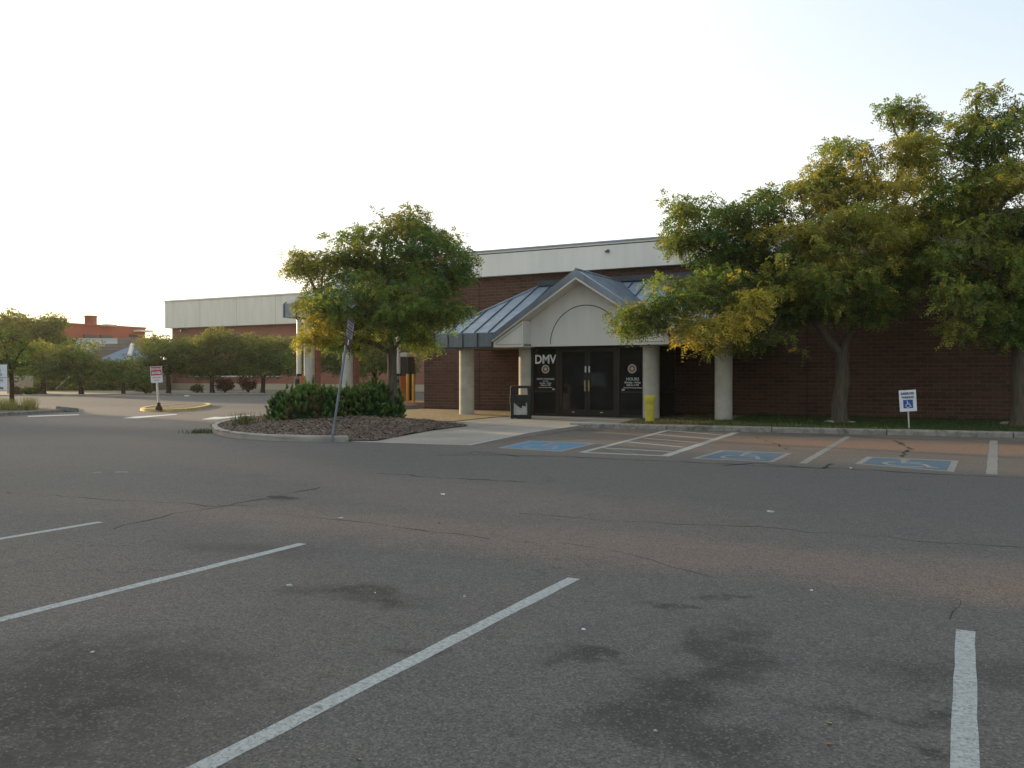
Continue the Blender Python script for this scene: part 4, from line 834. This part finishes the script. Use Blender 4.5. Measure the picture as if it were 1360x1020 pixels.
# taller pale trees far behind, in the sun
for i, (u, bl, lab) in enumerate(((30, [(15, 440, 28, 18, .4), (45, 448, 26, 18, .5), (10, 425, 14, 8, .5), (35, 427, 14, 9, .5), (30, 470, 40, 20, .2)], 'pale yellow-green sunlit tree rising at the far left'),
        (75, [(70, 438, 24, 14, .3), (88, 455, 16, 14, .1), (66, 428, 10, 6, .45), (75, 470, 26, 20, .1), (50, 452, 18, 16, .35)], 'green tree in front of the red building end'),
        (205, [(208, 452, 12, 6, .8), (200, 458, 10, 6, .6), (214, 460, 8, 6, .6)], 'small glowing yellow tree in the gap beside the warehouse'))):
    far_tree(u, 518, bl, lab, 60 + i, trunk_r=.3, fork=2.5, csize=1.4, per=10, fl=.6, lw=.2, ll=.34)

# ------------------------------------------------------------------ shrubs
def pine(u, v, wpx, hpx, label, seed, brown=0.0):
    x, y = G(u, v, .3); d = fwd(x, y); k = d / F_; Wd, H = wpx * k / 2, hpx * k; r = np.random.RandomState(seed); z0 = .18
    e = empty('mugo_pine', (x, y, z0), label, 'shrub', 'mugo pines on the mulch island'); Vs = []; Ts = []; st = MB()
    cores = [(x + SIDE.x * s * Wd * .5 + VIEW.x * q * .25, y + SIDE.y * s * Wd * .5 + VIEW.y * q * .25, H * f, Wd * .62) for s, q, f in ((-1, 0, .8), (1, .6, .88), (0, -.8, .78), (.1, 1, 1.0))]
    for (cx, cy, h, rad) in cores:
        for i in range(190):
            th = r.uniform(0, 6.28); ph = math.acos(r.uniform(-.05, 1)); ra = r.uniform(.84, 1.06) * (1 + .13 * math.sin(4 * th + cx * 3) * math.sin(3.3 * ph + cy))
            n_ = np.array([math.sin(ph) * math.cos(th), math.sin(ph) * math.sin(th), math.cos(ph)])
            p = np.array([cx, cy, z0]) + n_ * np.array([rad, rad, h * .93]) * ra; p[2] += .06 * r.rand()
            ax = n_ * np.array([.6, .6, 1]) + np.array([0, 0, .5]); ax /= np.linalg.norm(ax); L = r.uniform(.10, .22)
            if i % 6 == 0: st.tube([(cx, cy, z0), tuple(p * .6 + np.array([cx, cy, z0]) * .4 + np.array([0, 0, .05])), tuple(p)], [.02, .014, .006], 4, caps=False)
            m = 85; f = r.uniform(0, 1, m); az = r.uniform(0, 6.28, m); o1 = np.cross(ax, [0.3, .5, .1]); o1 /= np.linalg.norm(o1); o2 = np.cross(ax, o1)
            rd = o1 * np.cos(az)[:, None] + o2 * np.sin(az)[:, None]; nd = ax * .55 + rd * .9 * (1.25 - f)[:, None]; nd /= np.linalg.norm(nd, axis=1)[:, None]
            b0 = p + ax * (f * L)[:, None]; wd = np.cross(nd, rd); wd /= np.linalg.norm(wd, axis=1)[:, None] + 1e-9; nl = r.uniform(.05, .08, m)[:, None]
            Vs.append(np.stack([b0 - wd * .008, b0 + wd * .008, b0 + nd * nl + wd * .006, b0 + nd * nl - wd * .006], 1))
            br_ = brown if (abs(p[0] - (x + .35 * Wd)) < .35 and p[2] < z0 + H * .6 and r.rand() < .7) else 0
            tt = np.clip(f * .9 + r.normal(0, .2), 0, 1); Ts.append(np.stack([tt, np.full(m, br_ + (r.rand() < .04) * .4)], 1))
    st.build('branches', M['bark_dark'], e)
    # dense inner needles so the bush is not hollow
    inner = []
    for (cx, cy, h, rad) in cores:
        m = 5200; dd = r.normal(0, 1, (m, 3)); dd /= np.linalg.norm(dd, axis=1)[:, None]; dd[:, 2] = np.abs(dd[:, 2]); q = np.array([cx, cy, z0]) + dd * np.array([rad, rad, h * .95]) * (r.uniform(0, .93, m) ** .33)[:, None]
        a_ = r.normal(0, 1, (m, 3)); a_ /= np.linalg.norm(a_, axis=1)[:, None]; b_ = np.cross(a_, r.normal(0, 1, (m, 3))); b_ /= np.linalg.norm(b_, axis=1)[:, None]
        Vs.append(np.stack([q - a_ * .05 - b_ * .012, q + a_ * .05 - b_ * .012, q + a_ * .05 + b_ * .012, q - a_ * .05 + b_ * .012], 1)); Ts.append(np.stack([np.full(m, .0), np.zeros(m)], 1))
    V = np.concatenate(Vs); quads('foliage', V, M['pine'], np.concatenate(Ts), e); return len(V)
tot += pine(405, 556, 82, 50, 'leftmost dark green mugo pine, left of the leaning sign pole', 71, .6)
tot += pine(452, 551, 66, 40, 'middle mugo pine directly behind the leaning sign pole', 72, .8)
tot += pine(495, 551, 70, 48, 'rightmost mugo pine, in front of the island tree trunk', 73)
def shrub(u, v, wpx, hpx, label, seed, mat='far_leaf', n=500, ls=.09, z=.05, name='shrub', d=None, yl=0.0, group='shrubs on the far median', stems=True):
    x, y = G(u, v, z); dd = fwd(x, y); k = dd / F_; a, H = wpx * k / 2, hpx * k; r = np.random.RandomState(seed); e = empty(name, (x, y, z), label, 'shrub', group); st = MB(); cl = []
    for i in range(14):
        th = r.uniform(0, 6.28); q = r.uniform(.3, 1) ; cx, cy, cz = x + a * .7 * q * math.cos(th), y + a * .7 * q * math.sin(th), z + H * r.uniform(.35, .85); cl.append((cx, cy, cz, a * .42, a * .42, H * .2, yl)); st.tube([(x, y, z), ((x + cx) / 2, (y + cy) / 2, z + H * .3), (cx, cy, cz)], [.04, .03, .01], 4, caps=False)
    st.build('stems', M['bark_dark'], e); V, T = sprays(np.array(cl), n / 14 / max(.05, (a * .42) ** 2 / .25), ls * 2.2, ls, ls * 1.6, seed, 2, .2); quads('foliage', V, M[mat], T, e)
shrub(22, 524, 16, 9, 'brownish shrub left-most of the three low far-left shrubs', 81, 'red_leaf'); shrub(36, 524, 16, 9, 'middle one of the three low dark far-left shrubs', 82); shrub(47, 523.5, 18, 10, 'dark shrub right-most of the three low far-left shrubs', 83, yl=0)
shrub(194, 523, 22, 15, 'round dark shrub just left of the do not enter sign', 84, n=900); shrub(262, 522, 14, 12, 'small green shrub in front of the warehouse plinth', 85)
shrub(299, 521.5, 26, 19, 'dark red-leaved shrub beside the second warehouse tree trunk', 86, 'red_leaf', 420, .11, group='red-leaved shrubs by the warehouse'); shrub(330, 521.5, 26, 19, 'dark red-leaved shrub beside the third warehouse tree trunk', 87, 'red_leaf', 420, .11, group='red-leaved shrubs by the warehouse')
shrub(487, 524, 24, 16, 'clipped green shrub behind the pines under the drive-through canopy', 88, n=900); shrub(436, 524, 26, 12, 'low dark red shrub behind the canopy columns', 89, 'red_leaf', group=None)
def hedge(u0, u1, d, z1, label, seed, mat='far_leaf'):
    a, c = D(u0, 505, d), D(u1, 505, d); r = np.random.RandomState(seed); n = int((c - a).length / 1.1); cl = []
    for i in range(n):
        for zz in np.arange(.5, z1, .8):
            p = a.lerp(c, (i + r.rand()) / n) + VIEW * r.normal(0, .5); cl.append((p.x, p.y, zz + r.normal(0, .2), 1.1, 1.1, .7, 0))
    e = empty('hedge', (a.x, a.y, 0), label, 'hedge'); V, T = sprays(np.array(cl), 30, .5, .22, .4, seed, 2, .2); V2 = V; quads('foliage', V2, M[mat], T, e)
    b = MB()
    for q in cl[::3]: b.tube([(q[0], q[1], 0), (q[0] + .1, q[1], q[2])], [.06, .02], 4, caps=False)
    b.build('stems', M['bark_dark'], e)
def added_hedge(a, c, z1, label, seed, big=1.8):  # unseen hedge put in to darken what the glass doors mirror
    a, c = Vector(a), Vector(c); r = np.random.RandomState(seed); n = int((c - a).length / 2.2); cl = []
    for i in range(n):
        top = z1 * r.uniform(.75, 1.15)
        for zz in np.arange(.8, top, 1.3): p = a.lerp(c, (i + r.rand()) / n); cl.append((p.x + r.normal(0, 1), p.y + r.normal(0, 1), zz, big, big, 1.1, .1 * r.rand()))
    e = empty('hedge', tuple(a), label, 'hedge'); V, T = sprays(np.array(cl), 5, .9, .5, .9, seed, 2, .2); quads('foliage', V, M['far_leaf'], T, e)
    b = MB()
    for q in cl[::4]: b.tube([(q[0], q[1], 0), (q[0] + .1, q[1], q[2])], [.12, .03], 4, caps=False)
    b.build('stems', M['bark_dark'], e)
added_hedge((-110, -38, 0), (45, -38, 0), 7.5, 'tall dark hedge added behind the photographer to darken the door reflections', 96)
hedge(20, 200, 96, 2.6, 'dark overgrown hedge along the foot of the far-left buildings', 95)
# weed at the kerb tip
def weed(u, v, z, hm, rad, n, label, mat, seed, name='weed', dry=.3):
    x, y = G(u, v, z); r = np.random.RandomState(seed); P = np.stack([x + r.normal(0, rad, n), y + r.normal(0, rad, n), np.full(n, z)], 1)
    tag(blades(name, P, hm, .010, M[mat], dry, seed, None, .3), label, 'weed')
weed(324, 567, .14, .42, .16, 160, 'feathery green weed growing in the island kerb tip', 'grass', 91, dry=.35); weed(268, 575, 0, .12, .22, 220, 'low grass tuft at the foot of the island kerb', 'grass', 92, dry=.2)
weed(40, 544, .12, .55, .16, 220, 'tall straw-coloured weed on the far-left traffic island', 'weed', 93); weed(7, 544, .12, .5, .35, 500, 'dry grass clump between the notice post and thin trunk', 'weed', 94)

# ------------------------------------------------------------------ traffic islands left
pl = smooth([G(-90, 556), G(0, 553), G(45, 550.5), G(82, 547.5), G(99, 546)], 2)
profile_kerb(pl, .25, .14, 'kerb_old', 'kerb', 1); g = MB(); g.sheet(pl + [G(100, 543), G(60, 541.5), G(0, 541), G(-90, 544)], .11); struct(g.build('traffic_island', M['soil']))
yl_ = [G(185, 545.6), G(196, 546.8), G(225, 547), G(255, 545.5), G(275, 542), G(282, 539.4), G(278, 537.8), G(258, 537.8), G(230, 539.4), G(200, 541.6), G(187, 544)]
ys = smooth(yl_, 2, True); profile_kerb(ys + [ys[0]], .22, .12, 'kerb_yellow', 'kerb', 1); g = MB(); g.sheet(ys, .10); struct(g.build('traffic_island', M['soil']))
p0 = G(89, 547); b = MB(); b.box(-.45, .45, -.12, .12, 0, .2, mat=Matrix.Translation((p0[0], p0[1], .02)) @ Matrix.Rotation(R(35), 4, 'Z') @ Matrix.Rotation(R(6), 4, 'Y')); tag(b.build('broken_kerb', M['kerb_old'], None, .03), 'broken concrete kerb chunk at the tip of the far-left island', 'kerb chunk')
def rock(u, v, z, s, label, seed, mat='rock'):
    x, y = G(u, v, z); bm = bmesh.new(); bmesh.ops.create_icosphere(bm, subdivisions=2, radius=1); r = random.Random(seed)
    for q in bm.verts: q.co *= r.uniform(.8, 1.15); q.co = Vector((q.co.x * s[0], q.co.y * s[1], q.co.z * s[2]))
    me = bpy.data.meshes.new('rock'); bm.to_mesh(me); bm.free(); me.materials.append(M[mat]); o = bpy.data.objects.new('rock', me); o.location = (x, y, z + s[2] * .5); C.objects.link(o); tag(o, label, 'rock')
rock(35, 543.5, .1, (.14, .12, .10), 'pale sunlit rock on the far-left traffic island', 1, 'stucco'); rock(527, 551, .25, (.32, .25, .16), 'flat grey rock at the right end of the pines', 2)
rock(1104, 561.5, .11, (.24, .15, .06), 'flat pale stone at the foot of the broad locust', 3); rock(1337, 565, .11, (.2, .14, .09), 'small stone at the foot of the right-edge locust', 4); rock(1130, 562, .11, (.14, .1, .05), 'low dark stone right of the broad locust trunk', 5)
g = MB(); x, y = G(26, 544, .1)
bm = bmesh.new(); bmesh.ops.create_icosphere(bm, subdivisions=3, radius=1)
for q in bm.verts: q.co = Vector((q.co.x * .75, q.co.y * .5, max(q.co.z, -.2) * .17)) * random.Random(int(q.co.x * 999)).uniform(.9, 1.1)
me = bpy.data.meshes.new('soil_heap'); bm.to_mesh(me); bm.free(); me.materials.append(M['mulch']); o = bpy.data.objects.new('soil_heap', me); o.location = (x, y, .12); C.objects.link(o); tag(o, 'low dark heap of soil beside the thin tree trunk', 'soil heap')

# ------------------------------------------------------------------ signs
def sign(name, base, z, h, tilt, pole_r, pole_m, label, plate, face_fn, yaw, plate_z, back='sign_white', top_extra=0.0):
    """local frame: x right, z up, face towards -y"""
    e = empty(name, (base[0], base[1], z), label, 'sign'); Mx = Matrix.Translation((base[0], base[1], z)) @ Matrix.Rotation(yaw, 4, 'Z') @ tilt
    b = MB(); b.tube([Mx @ Vector((0, .03, -.1)), Mx @ Vector((0, .03, h + top_extra))], pole_r, 8); b.build('post', M[pole_m], e)
    w_, hh = plate; b = MB(); b.box(-w_ / 2, w_ / 2, -.012, -.002, plate_z, plate_z + hh, mat=Mx); po = b.build('sign_plate', M[back], e, .002)
    mb = MB(); fx_ = lambda x, y, o=.016: Mx @ Vector((x, -o, plate_z + y)); face_fn(mb, fx_, Mx @ Matrix.Translation((0, -.018, plate_z)) @ Matrix.Rotation(R(90), 4, 'X'), w_, hh); mb.build('sign_face', M['ink'], po); return e
def rect(mb, f, x0, x1, y0, y1, m, o=.0145): mb.add([f(x0, y0, o), f(x1, y0, o), f(x1, y1, o), f(x0, y1, o)], [(0, 1, 2, 3)], m)
T_ = lambda x, y: Matrix.Translation((x, y, 0))
def f_reserved(mb, f, m4, w_, h_):
    put_text(mb, 'RESERVED', .092, m4 @ T_(0, h_ - .10), M['ink_blue'], .003, .86); put_text(mb, 'PARKING', .092, m4 @ T_(0, h_ - .205), M['ink_blue'], .003, .86)
    rect(mb, f, -.13, .13, .09, .33, M['sign_blue']); wheelchair(mb, lambda x, y: f(-.12 + .24 * x, .095 + .23 * y, .017), M['sign_white'], .9)
x, y = G(1208, 570, .12); sign('parking_sign', (x, y), .1, 1.0, Matrix.Rotation(R(3.5), 4, 'Y').inverted() @ Matrix.Rotation(R(0), 4, 'X'), .022, 'pole_white', 'white reserved parking sign with blue wheelchair symbol in the grass', (.455, .60), f_reserved, R(20), .52)
def f_dne(mb, f, m4, w_, h_):
    rect(mb, f, -w_ / 2 + .02, w_ / 2 - .02, h_ * .45, h_ - .02, M['sign_red']); put_text(mb, 'DO NOT', .125, m4 @ T_(0, h_ - .13), M['sign_white'], .004, .9); put_text(mb, 'ENTER', .14, m4 @ T_(0, h_ - .30), M['sign_white'], .005, .9)
    put_text(mb, 'ONE WAY', .09, m4 @ T_(0, h_ * .31), M['sign_red'], .002, .9); put_text(mb, 'ONLY', .09, m4 @ T_(0, h_ * .14), M['sign_red'], .002, .9)
x, y = G(211, 543.5, .12); e = sign('do_not_enter_sign', (x, y), .1, 1.25, Matrix.Rotation(R(-3.5), 4, 'Y'), .045, 'pole_white', 'red and white do not enter sign on a white post in the yellow-kerbed island', (.50, .74), f_dne, R(40), 1.22)
b = MB(); b.lathe([(.16, .1), (.15, .2), (.08, .3), (.07, .42)], (x, y, 0), 10); b.build('rusty_base', M['rust'], e)
def f_drive(mb, f, m4, w_, h_):
    rect(mb, f, -w_ / 2 + .015, w_ / 2 - .015, .015, .02 + .01, M['ink'], .014); rect(mb, f, -w_ / 2 + .02, w_ / 2 - .02, h_ * .505, h_ * .52, M['ink'], .014)
    for s, q in (('DMV', .90), ('DRIVE', .76), ('HOURS', .62), ('M-F WILL', .42), ('NOT', .27), ('8 to 5 PM', .11)): put_text(mb, s, .155, m4 @ T_(0, h_ * q), M['ink'], .003, .95)
x, y = G(-6, 547, .12); sign('hours_sign', (x, y), .1, 1.5, Matrix.Identity(4), .04, 'rust', 'white drive-through hours notice cut by the left edge of the photo', (.86, 1.12), f_drive, R(50), .88)
def f_brown(mb, f, m4, w_, h_):
    rect(mb, f, -w_ / 2 + .02, w_ / 2 - .02, h_ * .60, h_ * .86, M['sign_grey']); rect(mb, f, -w_ / 2 + .02, w_ / 2 - .02, h_ * .32, h_ * .54, M['sign_grey'])
    for q, ww_ in ((.79, .16), (.67, .12), (.48, .15), (.38, .10)): rect(mb, f, -ww_, ww_, h_ * q - .02, h_ * q + .02, M['sign_brown'], .0165)
    rect(mb, f, -.03, .03, h_ * .06, h_ * .25, M['vinyl'])
x, y = G(443, 579, .16)
ln = Matrix.Rotation(math.atan2(VIEW.y, VIEW.x), 4, 'Z')         # local x along the view, lean away and to the right
vx = VIEW * .25 + SIDE * .100 + Vector((0, 0, 1)); ang = R(28 - 22 + 90)
zax = vx.normalized(); xax = (VIEW * .95 + SIDE * .19); xax = (xax - zax * xax.dot(zax)).normalized(); yax = zax.cross(xax)
tl = Matrix((xax, yax, zax)).transposed().to_4x4()
sign('leaning_sign', (x, y), .12, 3.02, tl, .03, 'galv', 'narrow brown sign on a leaning grey steel pole in the mulch', (.46, .74), f_brown, 0, 2.30, 'sign_brown')

# ------------------------------------------------------------------ bins
x, y = G(692, 555.5, .1); y -= .0
e = empty('litter_bin', (x, y, .1), 'square black litter bin with pebbled panels and open top beside the entrance', 'bin'); Mx = Matrix.Translation((x, y, .1)) @ Matrix.Rotation(R(24), 4, 'Z'); w_ = .30
b = MB()
for sx in (-1, 1):
    for sy in (-1, 1): b.box(sx * w_ - .06, sx * w_ + .06, sy * w_ - .06, sy * w_ + .06, 0, 1.12, mat=Mx)
b.box(-w_ - .02, w_ + .02, -w_ - .02, w_ + .02, .02, .14, mat=Mx); b.box(-w_ - .075, w_ + .075, -w_ - .075, w_ + .075, .58, .84, mat=Mx); b.build('frame', M['bin_black'], e, .01)
b = MB(); b.box(-w_ - .05, w_ + .05, -w_ - .05, w_ + .05, 1.08, 1.17, mat=Mx); b.build('lid', M['bin_black'], e, .02)
for k in range(4):
    b = MB(); b.box(-w_ + .04, w_ - .04, -w_ - .005, -w_ + .02, .14, .58, mat=Mx @ Matrix.Rotation(k * math.pi / 2, 4, 'Z')); b.build('side_panel', M['bin_panel'], e, .005)
bm = bmesh.new(); bmesh.ops.create_icosphere(bm, subdivisions=3, radius=1)
rr = random.Random(2)
for q in bm.verts: n_ = 1 + .10 * math.sin(q.co.x * 9 + q.co.z * 7) + rr.uniform(-.03, .03); q.co = Mx @ Vector((q.co.x * .31 * n_, -.16 + q.co.y * .20 * n_, .58 + q.co.z * (.26 if q.co.z < 0 else .16) * n_))
me = bpy.data.meshes.new('bin_bag'); bm.to_mesh(me); bm.free(); me.materials.append(M['bag']); o = bpy.data.objects.new('bin_bag', me); C.objects.link(o); o.parent = e; o.matrix_parent_inverse = Matrix.Translation(-e.location)
x, y = G(863, 560, .1); b = MB(); b.lathe([(.150, 0), (.150, .56), (.155, .60), (.185, .68), (.185, .84), (.178, .87), (.155, .87), (.148, .80), (.148, .78)], (x, y, .1), 28)
tag(b.build('yellow_receptacle', M['yellow']), 'yellow cylindrical receptacle with flared top in front of the porch column', 'bin')

# ------------------------------------------------------------------ small litter on the lot
for i, (u, v, s, lab, m) in enumerate(((384, 779, .05, 'pale flattened scrap beside the middle stall line', 'vinyl_dim'), (452, 689, .05, 'small pale scrap left of centre on the open lot', 'vinyl_dim'), (588, 657, .06, 'tiny white scrap near the long crack', 'vinyl'), (498, 788, .012, 'white pebble on the oil stain', 'vinyl'), (617, 793, .012, 'lone white pebble above the long stall line', 'vinyl'),
        (1078, 785, .018, 'white chip near the fine crack at right', 'vinyl'), (870, 972, .014, 'grey-white pebble in the lower right stall', 'vinyl_dim'), (1102, 990, .018, 'reddish fallen leaf near the right stall line', 'leaf_red'), (1102, 962, .018, 'yellow-brown leaf above the reddish leaf', 'brass'), (123, 867, .018, 'cream pebble at lower left', 'vinyl'),
        (1024, 681, .07, 'thin pale twig on the drive lane', 'vinyl_dim'), (583, 695, .025, 'tan leaf in the middle of the lot', 'brass'), (775, 837, .02, 'white scrap under the end of the long stall line', 'vinyl'), (476, 1010, .02, 'tan scrap at the bottom edge', 'brass'), (1130, 622, .035, 'bright bit of paper by the cracked lane edge', 'vinyl'))):
    x, y = G(u, v); r = random.Random(i + 50); pts = []
    bm = bmesh.new(); k = 8; top = []
    for j in range(k):
        a = 2 * math.pi * j / k; q = r.uniform(.6, 1.1); top.append(bm.verts.new((s * .8 * q * math.cos(a), s * .33 * q * math.sin(a), .006 + r.uniform(0, s * .25))))
    bot = [bm.verts.new((t.co.x * .8, t.co.y * .8, .001)) for t in top]; bm.faces.new(top); bm.faces.new(bot[::-1])
    for j in range(k): bm.faces.new((bot[j], bot[(j + 1) % k], top[(j + 1) % k], top[j]))
    me = bpy.data.meshes.new('litter'); bm.to_mesh(me); bm.free(); me.materials.append(M[m]); o = bpy.data.objects.new('fallen_leaf' if 'leaf' in lab else 'twig' if 'twig' in lab else 'pebble' if ('pebble' in lab or 'chip' in lab) else 'paper_scrap', me); o.location = (x, y, .001); o.rotation_euler = (0, 0, r.uniform(-.5, .9)); C.objects.link(o); tag(o, lab, o.name.split('.')[0].replace('_', ' '))
import sys; sys.stderr.write('leaf quads %d\n' % tot); print('leaf quads', tot)

# thin evening haze filling the air over the whole site
hz = MB(); hz.box(-400, 250, -120, 420, -1.1, 40)
hm = bpy.data.materials.new('evening_haze'); hm.use_nodes = True; ht = hm.node_tree; ht.nodes.remove(ht.nodes['Principled BSDF'])
pv = ht.nodes.new('ShaderNodeVolumePrincipled'); pv.inputs['Color'].default_value = (1.0, 0.95, 0.86, 1); pv.inputs['Density'].default_value = 0.00022; pv.inputs['Anisotropy'].default_value = 0.5
ht.links.new(pv.outputs[0], ht.nodes['Material Output'].inputs['Volume'])
ho = hz.build('haze', hm); tag(ho, kind='stuff')
# ------------------------------------------------------------------ beyond the left edge of the photo: an unseen store added to shade the lot, and the pickup mirrored in the doors
st = empty('added_shade_store', (-86, 0, 0), 'long low unseen store added left of the frame to shade the lot', 'building')
B(-116, -86, -46, 36, 0, 9.2, 'wall', M['brick_far'], st); B(-116.2, -85.8, -46.2, 36.2, 9.2, 10.5, 'fascia', M['stucco_far'], st); B(-86, -85.9, -14, 12, .3, 3.2, 'shade_store_window', M['glass'], st)
def pickup(x, y, rot):
    e = empty('pickup_truck', (x, y, 0), 'silver pickup truck parked behind the photographer, mirrored in the doors', 'pickup truck'); Mx = Matrix.Translation((x, y, 0)) @ Matrix.Rotation(rot, 4, 'Z'); w2 = .95
    def pr(pts, y0, y1, name, m, bev=0.0, par=e):
        b = MB(); b.prism([Mx @ Vector((px, y0, pz)) for px, pz in pts], Mx.to_3x3() @ Vector((0, y1 - y0, 0))); return b.build(name, m, par, bev)
    body = [(-2.75, .50), (-2.78, 1.12), (-.75, 1.16), (.95, 1.16), (1.9, 1.10), (2.62, 1.02), (2.75, .85), (2.75, .45), (2.25, .42), (2.15, .72), (1.85, .88), (1.5, .72), (1.4, .40), (-1.2, .40), (-1.3, .72), (-1.65, .88), (-1.98, .72), (-2.08, .45)]
    bo = pr(body, -w2, w2, 'body', M['truck'], .04); pr([(-.75, 1.161), (-.62, 1.80), (-.4, 1.86), (.25, 1.84), (.95, 1.161)], -w2 + .12, w2 - .12, 'cab', M['truck'], .05)
    for s_ in (-1, 1):
        yy = s_ * (w2 - .115); pr([(-.62, 1.2), (-.52, 1.74), (.16, 1.74), (.68, 1.2)], yy - .008, yy + .008, 'side_window', M['glass'])
        for wx in (-1.65, 1.83):
            b = MB(); b.tube([Mx @ Vector((wx, s_ * (w2 - .26), .38)), Mx @ Vector((wx, s_ * (w2 + .01), .38))], .38, 24); b.build('wheel', M['bin_black'], e, .02)
            b = MB(); b.tube([Mx @ Vector((wx, s_ * (w2 + .011), .38)), Mx @ Vector((wx, s_ * (w2 + .03), .38))], .22, 16); b.build('rim', M['fixture'], e)
        b = MB(); b.box(2.751, 2.775, s_ * .78 - .14, s_ * .78 + .14, .72, .90, mat=Mx); b.build('headlight', M['vinyl'], e)
    b = MB(); b.box(2.751, 2.77, -.55, .55, .58, .88, mat=Mx); b.build('grille', M['dark'], e)
M['truck'] = NT('silver_truck_paint').out((0.55, 0.55, 0.56), 0.3, 0.2, 0.5)
pickup(-25.5, -2.5, R(65))
